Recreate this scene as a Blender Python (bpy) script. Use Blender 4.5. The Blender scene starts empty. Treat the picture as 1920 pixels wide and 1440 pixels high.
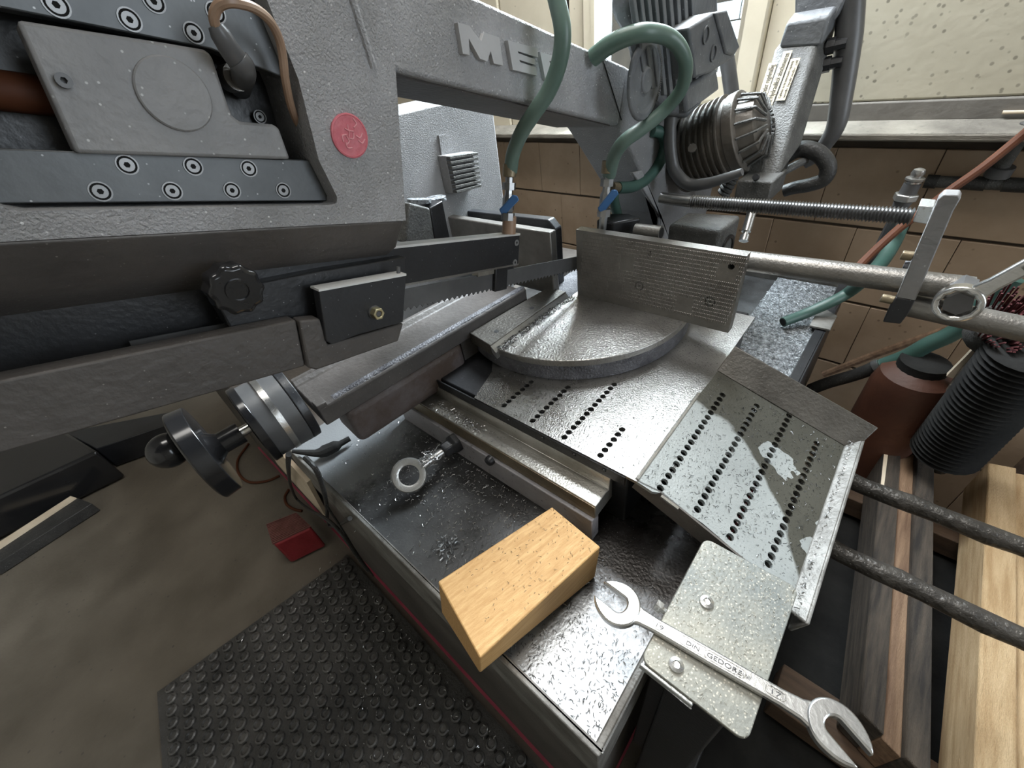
import bpy, bmesh, math, random
from mathutils import Vector, Matrix
random.seed(7)
SC = bpy.context.scene
COL = SC.collection
# ------------------------------------------------------------------ units
# Working frame (u): X runs along the vise rail, Y away from the operator, Z up; the saw table is z = 0,
# the workshop floor z = -1.9.  One u is 0.43 m.
S = 0.43
FLOOR = -1.9
def m3(p): return Vector((p[0]*S, p[1]*S, (p[2]-FLOOR)*S))
# ------------------------------------------------------------------ camera
CR = Vector((0.74929211, 0.64952242, -0.12915865))
CU = Vector((-0.33930919, 0.54402755, 0.76740035))
CF = Vector((-0.5687096, 0.53118231, -0.62802448))
CC = Vector((0, 0, 1.0))
FPX = 757.03
cam = bpy.data.cameras.new('camera')
cam.sensor_width = 36; cam.lens = FPX/1920*36; cam.clip_start = 0.02; cam.clip_end = 60
camo = bpy.data.objects.new('camera', cam); COL.objects.link(camo)
camo.matrix_world = Matrix(((CR.x, CU.x, -CF.x, CC.x*S), (CR.y, CU.y, -CF.y, CC.y*S), (CR.z, CU.z, -CF.z, (CC.z-FLOOR)*S), (0, 0, 0, 1)))
SC.camera = camo
# ------------------------------------------------------------------ colour management, world, lights
vs = SC.view_settings
vs.view_transform = 'Standard'; vs.look = 'None'; vs.gamma = 1; vs.use_curve_mapping = False
vs.exposure = 0.0
SC.cycles.use_denoising = True
SC.cycles.max_bounces = 8
w = bpy.data.worlds.new('overcast_sky'); SC.world = w; w.use_nodes = True
bg = w.node_tree.nodes['Background']; bg.inputs[0].default_value = (0.80, 0.90, 1.0, 1); bg.inputs[1].default_value = 5.5
def area(name, loc, aim, sx, sy, power, col, portal=False):
    l = bpy.data.lights.new(name, 'AREA'); l.shape = 'RECTANGLE'; l.size = sx*S; l.size_y = sy*S
    l.energy = power; l.color = col
    if portal: l.cycles.is_portal = True
    o = bpy.data.objects.new(name, l); COL.objects.link(o); o.location = m3(loc)
    o.rotation_euler = (Vector(aim)-Vector(loc)).to_track_quat('-Z', 'Y').to_euler()
    return o
WALL = 3.0                                   # distance of the rear wall
WA = -0.06015                                # the wall runs 3.4 degrees off the machine axis
WD = Vector((math.cos(WA), math.sin(WA), 0)); WN = Vector((-math.sin(WA), math.cos(WA), 0))
def wp(d, z, off=0.0): return WD*d + WN*(WALL-off) + Vector((0, 0, z))
WIN_A, WIN_B, WIN_Z0, WIN_Z1 = -2.13, -1.157, 0.749, 3.3
area('window_portal', wp((WIN_A+WIN_B)/2, (WIN_Z0+WIN_Z1)/2, -0.16), wp((WIN_A+WIN_B)/2, (WIN_Z0+WIN_Z1)/2, 1), 1.05, 2.6, 1, (1, 1, 1), True)
area('window_daylight', wp(-1.64, 2.35, 0.10), (-0.8, 0.6, 0), 0.95, 1.9, 85, (0.86, 0.94, 1.0))
area('ceiling_lamp', (-0.9, 1.1, 5.3), (-0.9, 1.1, 0), 2.4, 2.4, 40, (1.0, 0.97, 0.92))
area('side_daylight', (4.6, 2.0, 1.6), (0, 1.0, 0), 2.5, 2.5, 8, (0.88, 0.95, 1.0))
# ------------------------------------------------------------------ picture geometry: a pixel seen on a given plane
def ray(px, py): return CR*((px-960)/FPX) - CU*((py-720)/FPX) + CF
def PX(px, py, x): r = ray(px, py); return CC + r*((x-CC.x)/r.x)
def PY(px, py, y): r = ray(px, py); return CC + r*((y-CC.y)/r.y)
def PZ(px, py, z): r = ray(px, py); return CC + r*((z-CC.z)/r.z)
def PW(px, py, off=0.0): r = ray(px, py); return CC + r*((WALL-off-CC.dot(WN))/r.dot(WN))
V = Vector
# ------------------------------------------------------------------ materials
def mat(name, c1, c2=None, scale=8, rough=0.5, metal=0.0, bump=0.0, bscale=60, speck=None, speck_scale=180, speck_size=0.25, detail=6, rvar=0.0, stretch=None, rot=0, spec=0.5, emit=None):
    m = bpy.data.materials.new(name); m.use_nodes = True
    nt = m.node_tree; N = nt.nodes; L = nt.links
    b = N['Principled BSDF']
    b.inputs['Roughness'].default_value = rough; b.inputs['Metallic'].default_value = metal
    b.inputs['Specular IOR Level'].default_value = spec
    tc = N.new('ShaderNodeTexCoord'); co = tc.outputs['Object']
    if rot:
        m0 = N.new('ShaderNodeMapping'); m0.inputs['Rotation'].default_value = (0, 0, math.radians(rot)); L.new(co, m0.inputs[0]); co = m0.outputs[0]
    if stretch:
        mp = N.new('ShaderNodeMapping'); mp.inputs['Scale'].default_value = stretch; L.new(co, mp.inputs[0]); co = mp.outputs[0]
    c2 = c2 or c1
    no = N.new('ShaderNodeTexNoise'); no.inputs['Scale'].default_value = scale; no.inputs['Detail'].default_value = detail; no.inputs['Roughness'].default_value = 0.62
    L.new(co, no.inputs[0])
    rp = N.new('ShaderNodeValToRGB'); rp.color_ramp.elements[0].position = 0.35; rp.color_ramp.elements[1].position = 0.68
    rp.color_ramp.elements[0].color = (*c1, 1); rp.color_ramp.elements[1].color = (*c2, 1)
    L.new(no.outputs['Fac'], rp.inputs[0]); out = rp.outputs[0]
    if speck:
        vo = N.new('ShaderNodeTexVoronoi'); vo.inputs['Scale'].default_value = speck_scale; L.new(co, vo.inputs[0])
        r2 = N.new('ShaderNodeValToRGB'); r2.color_ramp.elements[0].position = speck_size*0.6; r2.color_ramp.elements[1].position = speck_size
        r2.color_ramp.elements[0].color = (1, 1, 1, 1); r2.color_ramp.elements[1].color = (0, 0, 0, 1)
        L.new(vo.outputs['Distance'], r2.inputs[0])
        n3 = N.new('ShaderNodeTexNoise'); n3.inputs['Scale'].default_value = scale*2.3; L.new(co, n3.inputs[0])
        mu = N.new('ShaderNodeMath'); mu.operation = 'MULTIPLY'; L.new(r2.outputs[0], mu.inputs[0]); L.new(n3.outputs['Fac'], mu.inputs[1])
        mx = N.new('ShaderNodeMix'); mx.data_type = 'RGBA'; L.new(mu.outputs[0], mx.inputs[0]); L.new(out, mx.inputs[6]); mx.inputs[7].default_value = (*speck, 1)
        out = mx.outputs[2]
    L.new(out, b.inputs['Base Color'])
    if rvar:
        mr = N.new('ShaderNodeMapRange'); mr.inputs[3].default_value = max(0.03, rough-rvar); mr.inputs[4].default_value = min(1, rough+rvar); mr.inputs[1].default_value = .3; mr.inputs[2].default_value = .7
        L.new(no.outputs['Fac'], mr.inputs[0]); L.new(mr.outputs[0], b.inputs['Roughness'])
    if bump:
        nb = N.new('ShaderNodeTexNoise'); nb.inputs['Scale'].default_value = bscale; nb.inputs['Detail'].default_value = 3; L.new(co, nb.inputs[0])
        bu = N.new('ShaderNodeBump'); bu.inputs['Strength'].default_value = bump; bu.inputs['Distance'].default_value = 0.004
        L.new(nb.outputs['Fac'], bu.inputs['Height']); L.new(bu.outputs[0], b.inputs['Normal'])
    if emit: b.inputs['Emission Color'].default_value = (*emit[0], 1); b.inputs['Emission Strength'].default_value = emit[1]
    return m
M = {}
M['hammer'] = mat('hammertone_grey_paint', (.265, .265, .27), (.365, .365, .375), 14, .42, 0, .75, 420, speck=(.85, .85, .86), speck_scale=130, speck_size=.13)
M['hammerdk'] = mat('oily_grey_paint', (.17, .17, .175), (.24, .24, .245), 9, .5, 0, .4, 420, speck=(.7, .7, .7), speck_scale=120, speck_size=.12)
M['browncast'] = mat('grimy_shaded_brown_cast', (.052, .047, .044), (.098, .088, .082), 7, .55, 0, .35, 120, speck=(.35, .33, .31), speck_scale=150, speck_size=.1)
M['black'] = mat('black_oiled_steel', (.010, .0105, .012), (.022, .023, .026), 9, .38, 0, .1, 200, speck=(.3, .3, .31), speck_scale=140, speck_size=.09)
M['blackplas'] = mat('glossy_black_plastic', (.010, .010, .011), (.016, .016, .017), 6, .16)
M['rubber'] = mat('black_rubber', (.02, .02, .02), (.04, .039, .037), 20, .55, 0, .4, 150, speck=(.3, .29, .27), speck_scale=220, speck_size=.16)
M['rail'] = mat('slide_rail_steel', (.07, .074, .077), (.115, .12, .124), 12, .4, .3, .03, 200, speck=(.6, .6, .6), speck_scale=140, speck_size=.1)
M['slide'] = mat('slide_plate_paint', (.20, .20, .205), (.27, .265, .265), 10, .5, 0, .25, 150, speck=(.7, .7, .7), speck_scale=120, speck_size=.11)
M['steel'] = mat('machined_steel', (.36, .355, .34), (.54, .535, .52), 9, .32, .85, .15, 300, rvar=.1)
M['plate'] = mat('oily_steel_plate', (.12, .113, .10), (.44, .435, .425), 3.6, .3, .85, .2, 420, speck=(.05, .05, .05), speck_scale=190, speck_size=.24, rvar=.1)
M['chute'] = mat('oil_wet_sheet_steel', (.34, .365, .365), (.46, .49, .49), 7, .3, .55, .15, 420, speck=(.06, .06, .06), speck_scale=240, speck_size=.26)
M['turn'] = mat('milled_turntable_steel', (.20, .192, .178), (.47, .46, .445), 5, .32, .85, .3, 260, speck=(.06, .06, .06), speck_scale=170, speck_size=.2, rvar=.08)
M['castgrey'] = mat('pitted_cast_grey', (.055, .055, .063), (.15, .15, .165), 30, .55, .1, .9, 260, speck=(.5, .5, .52), speck_scale=190, speck_size=.15)
M['jaw'] = mat('jaw_steel', (.17, .16, .148), (.29, .28, .262), 10, .4, .7, .2, 300)
M['railtop'] = mat('worn_rail_top', (.30, .285, .25), (.62, .61, .58), 5, .34, .8, .18, 300, speck=(.06, .06, .06), speck_scale=200, speck_size=.18)
M['brass'] = mat('brown_oiled_steel_edge', (.16, .125, .08), (.3, .25, .17), 9, .4, .6, .2, 200)
M['paint'] = mat('lilac_grey_paint', (.27, .26, .275), (.37, .36, .38), 12, .5, 0, .3, 150, speck=(.05, .05, .05), speck_scale=70, speck_size=.2)
M['tray'] = mat('oily_black_tray', (.018, .016, .0145), (.165, .17, .175), 3.5, .33, .55, .12, 260, speck=(.35, .35, .35), speck_scale=240, speck_size=.13, rvar=.1)
M['trayhi'] = mat('bare_tray_sheet', (.30, .32, .34), (.5, .52, .54), 8, .33, .6, .06, 300, speck=(.05, .05, .05), speck_scale=330, speck_size=.3, rvar=.1)
M['rim'] = mat('worn_tray_rim', (.11, .105, .095), (.27, .265, .25), 20, .5, .25, .3, 200)
M['cabinet'] = mat('grimy_cabinet_paint', (.055, .049, .044), (.115, .103, .093), 6, .5, 0, .25, 120, speck=(.4, .38, .36), speck_scale=160, speck_size=.1)
M['red'] = mat('dusty_red_paint', (.20, .012, .018), (.30, .03, .038), 14, .5, 0, .2, 150)
M['redbadge'] = mat('faded_red_badge', (.50, .10, .13), (.62, .2, .23), 40, .5, 0, .3, 150)
M['redrelief'] = mat('red_badge_relief', (.60, .22, .25), (.7, .34, .36), 40, .5)
M['pink'] = mat('red_plinth_line', (.33, .045, .085), (.42, .07, .11), 14, .5)
M['floor'] = mat('stained_concrete_floor', (.085, .072, .055), (.15, .13, .102), 3.2, .55, 0, .25, 90, speck=(.03, .03, .03), speck_scale=25, speck_size=.1, rvar=.15)
M['mat'] = mat('rubber_mat', (.028, .027, .025), (.06, .057, .053), 10, .6, 0, .5, 160, speck=(.25, .24, .22), speck_scale=230, speck_size=.14)
M['hole'] = mat('dark_hole', (.006, .006, .006), None, 5, .9)
M['wood'] = mat('pale_sawn_spruce', (.47, .265, .095), (.62, .39, .17), 22, .6, 0, .25, 160, stretch=(14, .5, 14), rot=10.4)
M['woodf'] = mat('fresh_sawn_pine', (.42, .27, .13), (.66, .48, .28), 7, .75, 0, .8, 150, stretch=(9, 1.0, 9))
M['woodd'] = mat('weathered_dark_timber', (.020, .016, .013), (.11, .085, .062), 7, .75, 0, .8, 160, stretch=(10, .9, 10))
M['woodb'] = mat('brown_timber_groove', (.15, .085, .05), (.32, .205, .125), 7, .7, 0, .6, 140, stretch=(10, .9, 10))
M['woodlt'] = mat('split_pale_wood', (.55, .45, .33), (.7, .6, .46), 8, .7)
M['chrome'] = mat('satin_chrome', (.62, .62, .61), (.72, .72, .71), 20, .27, .95, .05, 200)
M['zinc'] = mat('zinc_plated_steel', (.44, .46, .46), (.58, .6, .6), 10, .38, .7, .2, 300, speck=(.25, .22, .17), speck_scale=90, speck_size=.2)
M['zincdirty'] = mat('chip_covered_zinc_sheet', (.11, .125, .125), (.30, .28, .225), 5, .5, .3, .12, 300, speck=(.55, .51, .43), speck_scale=300, speck_size=.3)
M['letter'] = mat('smooth_grey_letter_paint', (.40, .40, .41), (.46, .46, .47), 14, .5, 0, .1, 150)
M['screw'] = mat('worn_screw_steel', (.20, .2, .2), (.3, .3, .3), 20, .4, .5)
M['flange'] = mat('oily_brown_sheet', (.07, .064, .056), (.15, .14, .125), 9, .4, .4, .3, 200, speck=(.35, .34, .32), speck_scale=180, speck_size=.1)
M['gold'] = mat('yellow_zinc_nut', (.55, .48, .28), (.7, .64, .42), 20, .3, .9)
M['hose'] = mat('green_rubber_hose', (.075, .13, .105), (.12, .175, .15), 10, .4)
M['hosedk'] = mat('teal_rubber_hose', (.028, .07, .058), (.05, .105, .088), 10, .45)
M['brownhose'] = mat('brown_hose', (.06, .019, .008), (.10, .034, .015), 10, .6, spec=.2)
M['blue'] = mat('blue_valve_lever', (.05, .14, .34), (.07, .2, .45), 10, .45)
M['tile'] = mat('tan_wall_tile', (.33, .235, .155), (.45, .335, .235), 5, .6, 0, .2, 80, speck=(.12, .08, .05), speck_scale=30, speck_size=.12)
M['joint'] = mat('dark_mortar', (.05, .037, .026), (.08, .06, .042), 12, .85)
M['sill'] = mat('dusty_stone_sill', (.11, .10, .085), (.31, .29, .245), 5, .8, 0, .6, 120, speck=(.1, .09, .08), speck_scale=60, speck_size=.2)
M['silledge'] = mat('grimy_sill_edge', (.12, .105, .085), (.22, .2, .165), 14, .7, 0, .3, 90, stretch=(1, 6, 6))
M['frame'] = mat('cream_window_frame', (.60, .535, .41), (.68, .61, .48), 6, .45, 0, .05, 60, speck=(.2, .17, .12), speck_scale=35, speck_size=.09)
M['panel'] = mat('stained_cream_panel', (.46, .42, .325), (.55, .51, .405), 4, .6, 0, .15, 60, speck=(.09, .08, .06), speck_scale=62, speck_size=.22)
M['dust'] = mat('grey_dust_strip', (.12, .11, .098), (.185, .172, .152), 12, .8, 0, .2, 90)
M['plaster'] = mat('room_plaster', (.42, .39, .34), (.48, .45, .4), 4, .9)
M['brickout'] = mat('white_brick_outside', (.72, .78, .8), (.85, .9, .92), 6, .9)
M['motor'] = mat('dusty_blue_grey_motor', (.075, .08, .088), (.15, .158, .165), 12, .55, 0, .3, 120, speck=(.5, .5, .5), speck_scale=120, speck_size=.12)
M['motorbr'] = mat('brown_oily_motor', (.06, .053, .045), (.13, .115, .098), 12, .45, .2, .3, 120)
M['cyl'] = mat('dusty_cylinder_paint', (.055, .055, .053), (.105, .105, .10), 40, .6, 0, .5, 340, speck=(.4, .4, .39), speck_scale=260, speck_size=.16)
M['label'] = mat('yellowed_label', (.50, .43, .30), (.58, .51, .37), 10, .6)
M['ink'] = mat('black_print', (.02, .018, .015), None, 5, .7)
M['rust'] = mat('rusty_brown_paint', (.05, .017, .009), (.095, .034, .017), 6, .6, 0, .2, 90)
M['rod'] = mat('oily_black_bar', (.022, .02, .018), (.075, .068, .06), 12, .4, .3, .9, 110, speck=(.4, .4, .38), speck_scale=170, speck_size=.12)
M['woodbr'] = mat('dark_brown_bearer', (.055, .032, .02), (.12, .075, .045), 7, .7, 0, .5, 140, stretch=(1, 8, 8))
M['blackrub'] = mat('dull_black_rubber', (.008, .008, .008), (.02, .02, .019), 12, .8, 0, .3, 120, spec=.2)
M['tread'] = mat('dusty_red_tread', (.14, .05, .045), (.22, .09, .08), 30, .8, 0, .3, 150)
M['chipsmid'] = mat('grey_steel_chips', (.10, .105, .11), (.34, .36, .38), 60, .45, .7)
M['confetti'] = mat('pale_dry_chips', (.33, .31, .26), (.48, .45, .38), 60, .6, .2)
M['screwrod'] = mat('dark_bright_thread_steel', (.2, .2, .2), (.32, .32, .32), 20, .28, .9)
M['edge'] = mat('bright_worn_edge', (.6, .6, .59), (.72, .72, .71), 20, .35, .3)
M['stud'] = mat('highlighted_rubber_stud', (.035, .034, .032), (.10, .095, .088), 10, .38, 0, .4, 160, speck=(.3, .29, .27), speck_scale=230, speck_size=.14)  # paler than the mat sheet to paint in the highlights on the studs
M['redfib'] = mat('dark_red_bristles', (.05, .009, .011), (.11, .02, .022), 30, .8, 0, .5, 200)
M['orange'] = mat('orange_stick', (.26, .09, .03), (.32, .125, .05), 10, .6)
M['chips'] = mat('bright_steel_chips', (.3, .3, .3), (.7, .7, .7), 60, .3, .9)
M['chipsdk'] = mat('glare_dark_chips', (.03, .03, .03), (.1, .1, .1), 60, .35, .6)  # steel chips coloured dark, as they look against the glare of the sheet
M['chipbed'] = mat('bed_of_fine_steel_chips', (.06, .065, .07), (.36, .38, .4), 110, .4, .5, 1.0, 240, speck=(.75, .78, .8), speck_scale=210, speck_size=.2)
M['cable'] = mat('brown_sensor_cable', (.26, .165, .11), (.33, .22, .15), 10, .4)
M['greyplas'] = mat('grey_rubber_plug', (.06, .06, .062), (.11, .11, .112), 10, .4)
M['rustblock'] = mat('rusty_lilac_block', (.06, .04, .03), (.17, .155, .165), 7, .6, 0, .5, 120)
def wetstain(m):
    # the chute is dry and grey at the operator's corner, oil-wet and dark beyond a tide line
    nt = m.node_tree; N = nt.nodes; L = nt.links; b = N['Principled BSDF']
    tc = N.new('ShaderNodeTexCoord'); sx = N.new('ShaderNodeSeparateXYZ'); L.new(tc.outputs['Object'], sx.inputs[0])
    def mt(op, a, c=None):
        n = N.new('ShaderNodeMath'); n.operation = op
        for i, q in enumerate((a, c)):
            if q is None: continue
            if isinstance(q, (int, float)): n.inputs[i].default_value = q
            else: L.new(q, n.inputs[i])
        return n.outputs[0]
    X = mt('SUBTRACT', mt('DIVIDE', sx.outputs[0], S), .5); Y = mt('ADD', mt('DIVIDE', sx.outputs[1], S), 1.0)
    x1 = mt('ADD', X, .323); x2 = mt('ADD', X, .022)
    g = mt('SUBTRACT', mt('SUBTRACT', 1.105, mt('MULTIPLY', x1, .379)), mt('MULTIPLY', mt('MULTIPLY', x1, x2), 2.33))
    no = N.new('ShaderNodeTexNoise'); no.inputs['Scale'].default_value = 16; no.inputs['Detail'].default_value = 5; L.new(tc.outputs['Object'], no.inputs[0])
    f = mt('ADD', mt('SUBTRACT', Y, g), mt('MULTIPLY', mt('SUBTRACT', no.outputs['Fac'], .5), .11))
    no2 = N.new('ShaderNodeTexNoise'); no2.inputs['Scale'].default_value = 11; no2.inputs['Detail'].default_value = 4; L.new(tc.outputs['Object'], no2.inputs[0])
    f = mt('SUBTRACT', f, mt('MULTIPLY', mt('GREATER_THAN', no2.outputs['Fac'], .635), .4))
    mr = N.new('ShaderNodeMapRange'); mr.inputs[1].default_value = -.008; mr.inputs[2].default_value = .008; L.new(f, mr.inputs[0]); k = mr.outputs[0]
    old = b.inputs['Base Color'].links[0].from_socket
    mx = N.new('ShaderNodeMix'); mx.data_type = 'RGBA'; mx.blend_type = 'MULTIPLY'; mx.inputs[7].default_value = (.27, .25, .215, 1); L.new(k, mx.inputs[0]); L.new(old, mx.inputs[6]); L.new(mx.outputs[2], b.inputs['Base Color'])
    r = N.new('ShaderNodeMapRange'); r.inputs[3].default_value = .40; r.inputs[4].default_value = .24; L.new(k, r.inputs[0]); L.new(r.outputs[0], b.inputs['Roughness'])
M['chute'].node_tree.nodes['Principled BSDF'].inputs['Roughness']
wetstain(M['chute'])
def wear_and_sheen(m, loc, spots, col, rough):
    # lamp sheen and rubbed metal painted pale: round areas with a ragged, speckled edge
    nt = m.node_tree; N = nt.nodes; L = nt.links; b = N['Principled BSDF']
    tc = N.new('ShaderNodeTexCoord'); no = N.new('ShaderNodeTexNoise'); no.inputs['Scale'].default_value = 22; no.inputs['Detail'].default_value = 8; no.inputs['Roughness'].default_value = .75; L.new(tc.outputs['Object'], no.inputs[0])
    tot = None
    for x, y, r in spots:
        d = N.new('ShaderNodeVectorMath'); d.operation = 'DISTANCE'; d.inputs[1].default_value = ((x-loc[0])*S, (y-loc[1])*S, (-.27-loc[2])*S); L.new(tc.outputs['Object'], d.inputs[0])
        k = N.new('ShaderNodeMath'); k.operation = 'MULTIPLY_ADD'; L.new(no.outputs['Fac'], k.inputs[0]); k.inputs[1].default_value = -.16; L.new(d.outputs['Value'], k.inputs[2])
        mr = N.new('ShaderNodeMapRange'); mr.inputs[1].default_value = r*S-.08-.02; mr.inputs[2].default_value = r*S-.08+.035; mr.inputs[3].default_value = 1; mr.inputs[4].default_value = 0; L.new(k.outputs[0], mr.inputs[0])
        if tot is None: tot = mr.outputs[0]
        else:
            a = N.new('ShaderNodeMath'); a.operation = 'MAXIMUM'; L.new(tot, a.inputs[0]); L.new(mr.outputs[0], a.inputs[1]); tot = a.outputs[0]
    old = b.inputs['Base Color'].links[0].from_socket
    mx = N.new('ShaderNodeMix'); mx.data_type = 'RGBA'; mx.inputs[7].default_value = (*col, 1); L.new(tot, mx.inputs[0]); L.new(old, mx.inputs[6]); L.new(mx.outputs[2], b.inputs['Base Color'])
wear_and_sheen(M['tray'], (-1.8, 1.4, FLOOR), ((-.19, .19, .235), (-1.56, .33, .33)), (.36, .38, .40), .3)
def glass():
    m = bpy.data.materials.new('window_glass'); m.use_nodes = True
    nt = m.node_tree; nt.nodes.clear()
    o = nt.nodes.new('ShaderNodeOutputMaterial'); a = nt.nodes.new('ShaderNodeBsdfTransparent'); g = nt.nodes.new('ShaderNodeBsdfGlossy'); x = nt.nodes.new('ShaderNodeMixShader')
    a.inputs[0].default_value = (.93, .97, .97, 1); g.inputs['Roughness'].default_value = .05; x.inputs[0].default_value = .06
    nt.links.new(a.outputs[0], x.inputs[1]); nt.links.new(g.outputs[0], x.inputs[2]); nt.links.new(x.outputs[0], o.inputs[0])
    return m
M['glass'] = glass()
# ------------------------------------------------------------------ mesh building
WLOC = {}
def catmull(pts, res):
    if len(pts) < 3 or res < 2: return [V(p) for p in pts]
    P = [V(p) for p in pts]; P = [P[0]*2-P[1]] + P + [P[-1]*2-P[-2]]
    out = []
    for i in range(1, len(P)-2):
        for k in range(res):
            t = k/res; a, b, c, d = P[i-1], P[i], P[i+1], P[i+2]
            out.append(0.5*((2*b)+(c-a)*t+(2*a-5*b+4*c-d)*t*t+(3*b-a-3*c+d)*t*t*t))
    out.append(P[-2]); return out
class MB:
    def __init__(s): s.v = []; s.f = []
    def add(s, vs, fs):
        n = len(s.v); s.v += [V(p) for p in vs]; s.f += [[i+n for i in f] for f in fs]
    def prism(s, poly, ext):
        ext = V(ext); n = len(poly); P = [V(p) for p in poly]
        s.add(P+[p+ext for p in P], [list(range(n)), [n+i for i in reversed(range(n))]] + [[i, n+i, n+(i+1) % n, (i+1) % n] for i in range(n)])
    def prismh(s, outer, holes, ext, back=True):
        ext = V(ext); loops = [[V(p) for p in l] for l in [outer]+holes]
        bm = bmesh.new(); es = []
        for l in loops:
            vv = [bm.verts.new(p) for p in l]
            for i in range(len(vv)): es.append(bm.edges.new((vv[i], vv[(i+1) % len(vv)])))
        r = bmesh.ops.triangle_fill(bm, use_beauty=True, use_dissolve=False, edges=es)
        bm.verts.index_update()
        vs = [v.co.copy() for v in bm.verts]; fs = [[v.index for v in f.verts] for f in bm.faces]
        bm.free(); n = len(vs)
        s.add(vs+[p+ext for p in vs], fs+[[i+n for i in reversed(f)] for f in fs])
        for l in loops:
            k = len(l); s.add(l+[p+ext for p in l], [[i, k+i, k+(i+1) % k, (i+1) % k] for i in range(k)])
    def box(s, o, a, b, c):
        o, a, b, c = V(o), V(a), V(b), V(c); s.prism([o, o+a, o+a+b, o+b], c)
    def aabb(s, lo, hi): s.box(lo, (hi[0]-lo[0], 0, 0), (0, hi[1]-lo[1], 0), (0, 0, hi[2]-lo[2]))
    def tube(s, pts, r, n=10, res=1, cap=True):
        P = catmull(pts, res); k = len(P)
        R = r if isinstance(r, (list, tuple)) else None
        up = None; rings = []
        for i, p in enumerate(P):
            t = (P[min(i+1, k-1)]-P[max(i-1, 0)]).normalized()
            if up is None:
                up = t.orthogonal().normalized()
            up = (up-t*up.dot(t)).normalized(); sd = t.cross(up)
            rr = r if R is None else R[0]+(0)*i if len(R) == 1 else _lerp(R, i/(k-1))
            rings.append([p+up*(rr*math.cos(2*math.pi*j/n))+sd*(rr*math.sin(2*math.pi*j/n)) for j in range(n)])
        vs = [q for g in rings for q in g]
        fs = [[i*n+j, i*n+(j+1) % n, (i+1)*n+(j+1) % n, (i+1)*n+j] for i in range(k-1) for j in range(n)]
        if cap: fs += [list(reversed(range(n))), [(k-1)*n+j for j in range(n)]]
        s.add(vs, fs)
    def lathe(s, o, axis, prof, n=24, ref=None, caps=True):
        o = V(o); a = V(axis).normalized(); u = a.orthogonal().normalized() if ref is None else (V(ref)-a*V(ref).dot(a)).normalized(); w = a.cross(u)
        vs = []; fs = []; k = len(prof)
        for h, r in prof:
            vs += [o+a*h+u*(r*math.cos(2*math.pi*j/n))+w*(r*math.sin(2*math.pi*j/n)) for j in range(n)]
        fs = [[i*n+j, i*n+(j+1) % n, (i+1)*n+(j+1) % n, (i+1)*n+j] for i in range(k-1) for j in range(n)]
        if caps and prof[0][1] > 1e-6: fs.append(list(reversed(range(n))))
        if caps and prof[-1][1] > 1e-6: fs.append([(k-1)*n+j for j in range(n)])
        s.add(vs, fs)
    def ball(s, o, r, n=16, m=10, sc=(1, 1, 1)):
        s.lathe(o, (0, 0, 1), [(-r*math.cos(math.pi*i/m)*sc[2], max(r*math.sin(math.pi*i/m), 1e-7)) for i in range(m+1)], n)
    def build(s, name, material, parent=None, bev=0, smooth=True, seg=2, ang=35):
        me = bpy.data.meshes.new(name)
        off = WLOC[parent.name] if parent is not None else (m3(sum(s.v, V((0, 0, 0)))/len(s.v)) if s.v else V((0, 0, 0)))
        me.from_pydata([m3(p)-off for p in s.v], [], s.f)
        bm = bmesh.new(); bm.from_mesh(me); bmesh.ops.remove_doubles(bm, verts=bm.verts, dist=2e-6); bmesh.ops.recalc_face_normals(bm, faces=bm.faces); bm.to_mesh(me); bm.free()
        me.materials.append(M[material])
        if smooth:
            me.shade_smooth()
            me.set_sharp_from_angle(angle=math.radians(ang))
        o = bpy.data.objects.new(name, me); COL.objects.link(o)
        if parent is not None: o.parent = parent; WLOC[o.name] = off
        else: o.location = off; WLOC[o.name] = off
        if bev:
            md = o.modifiers.new('edge_rounding', 'BEVEL'); md.width = bev*S; md.segments = seg; md.limit_method = 'ANGLE'; md.angle_limit = math.radians(40)
        return o
def _lerp(R, t):
    x = t*(len(R)-1); i = min(int(x), len(R)-2); return R[i]+(R[i+1]-R[i])*(x-i)
def tag(o, label=None, cat=None, group=None, kind=None):
    if label: o['label'] = label
    if cat: o['category'] = cat
    if group: o['group'] = group
    if kind: o['kind'] = kind
    return o
def thing(name, label, cat, loc, group=None):
    o = bpy.data.objects.new(name, None); COL.objects.link(o); o.location = m3(loc); o.empty_display_size = .05
    WLOC[o.name] = m3(loc); return tag(o, label, cat, group)
def circ(o, u, w, r, n=12, ph=0): return [V(o)+V(u)*(r*math.cos(2*math.pi*j/n+ph))+V(w)*(r*math.sin(2*math.pi*j/n+ph)) for j in range(n)]
def copy_to(src, delta, parent):
    """a copy of a part (sharing its mesh), moved by delta (u) under the same parent, with its sub-parts"""
    c = src.copy(); COL.objects.link(c); c.parent = parent; c.location = src.location+V(delta)*S
    for ch in src.children:
        d = ch.copy(); COL.objects.link(d); d.parent = c
    return c
# the saw bow is tipped back 15.5 degrees about X: s runs along the blade, t square to it
TH = math.radians(15.5); E1 = V((0, math.cos(TH), -math.sin(TH))); E2 = V((0, math.sin(TH), math.cos(TH))); E3 = V((1, 0, 0))
def B(s, t, x): return E1*s + E2*t + V((x, 0, 0))
XA, YA, ZA = V((1, 0, 0)), V((0, 1, 0)), V((0, 0, 1))
# ================================================================== SETTING
b = MB(); b.aabb((-9, -4, FLOOR-.1), (5, 3.6, FLOOR)); tag(b.build('floor', 'floor'), kind='structure')
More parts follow.
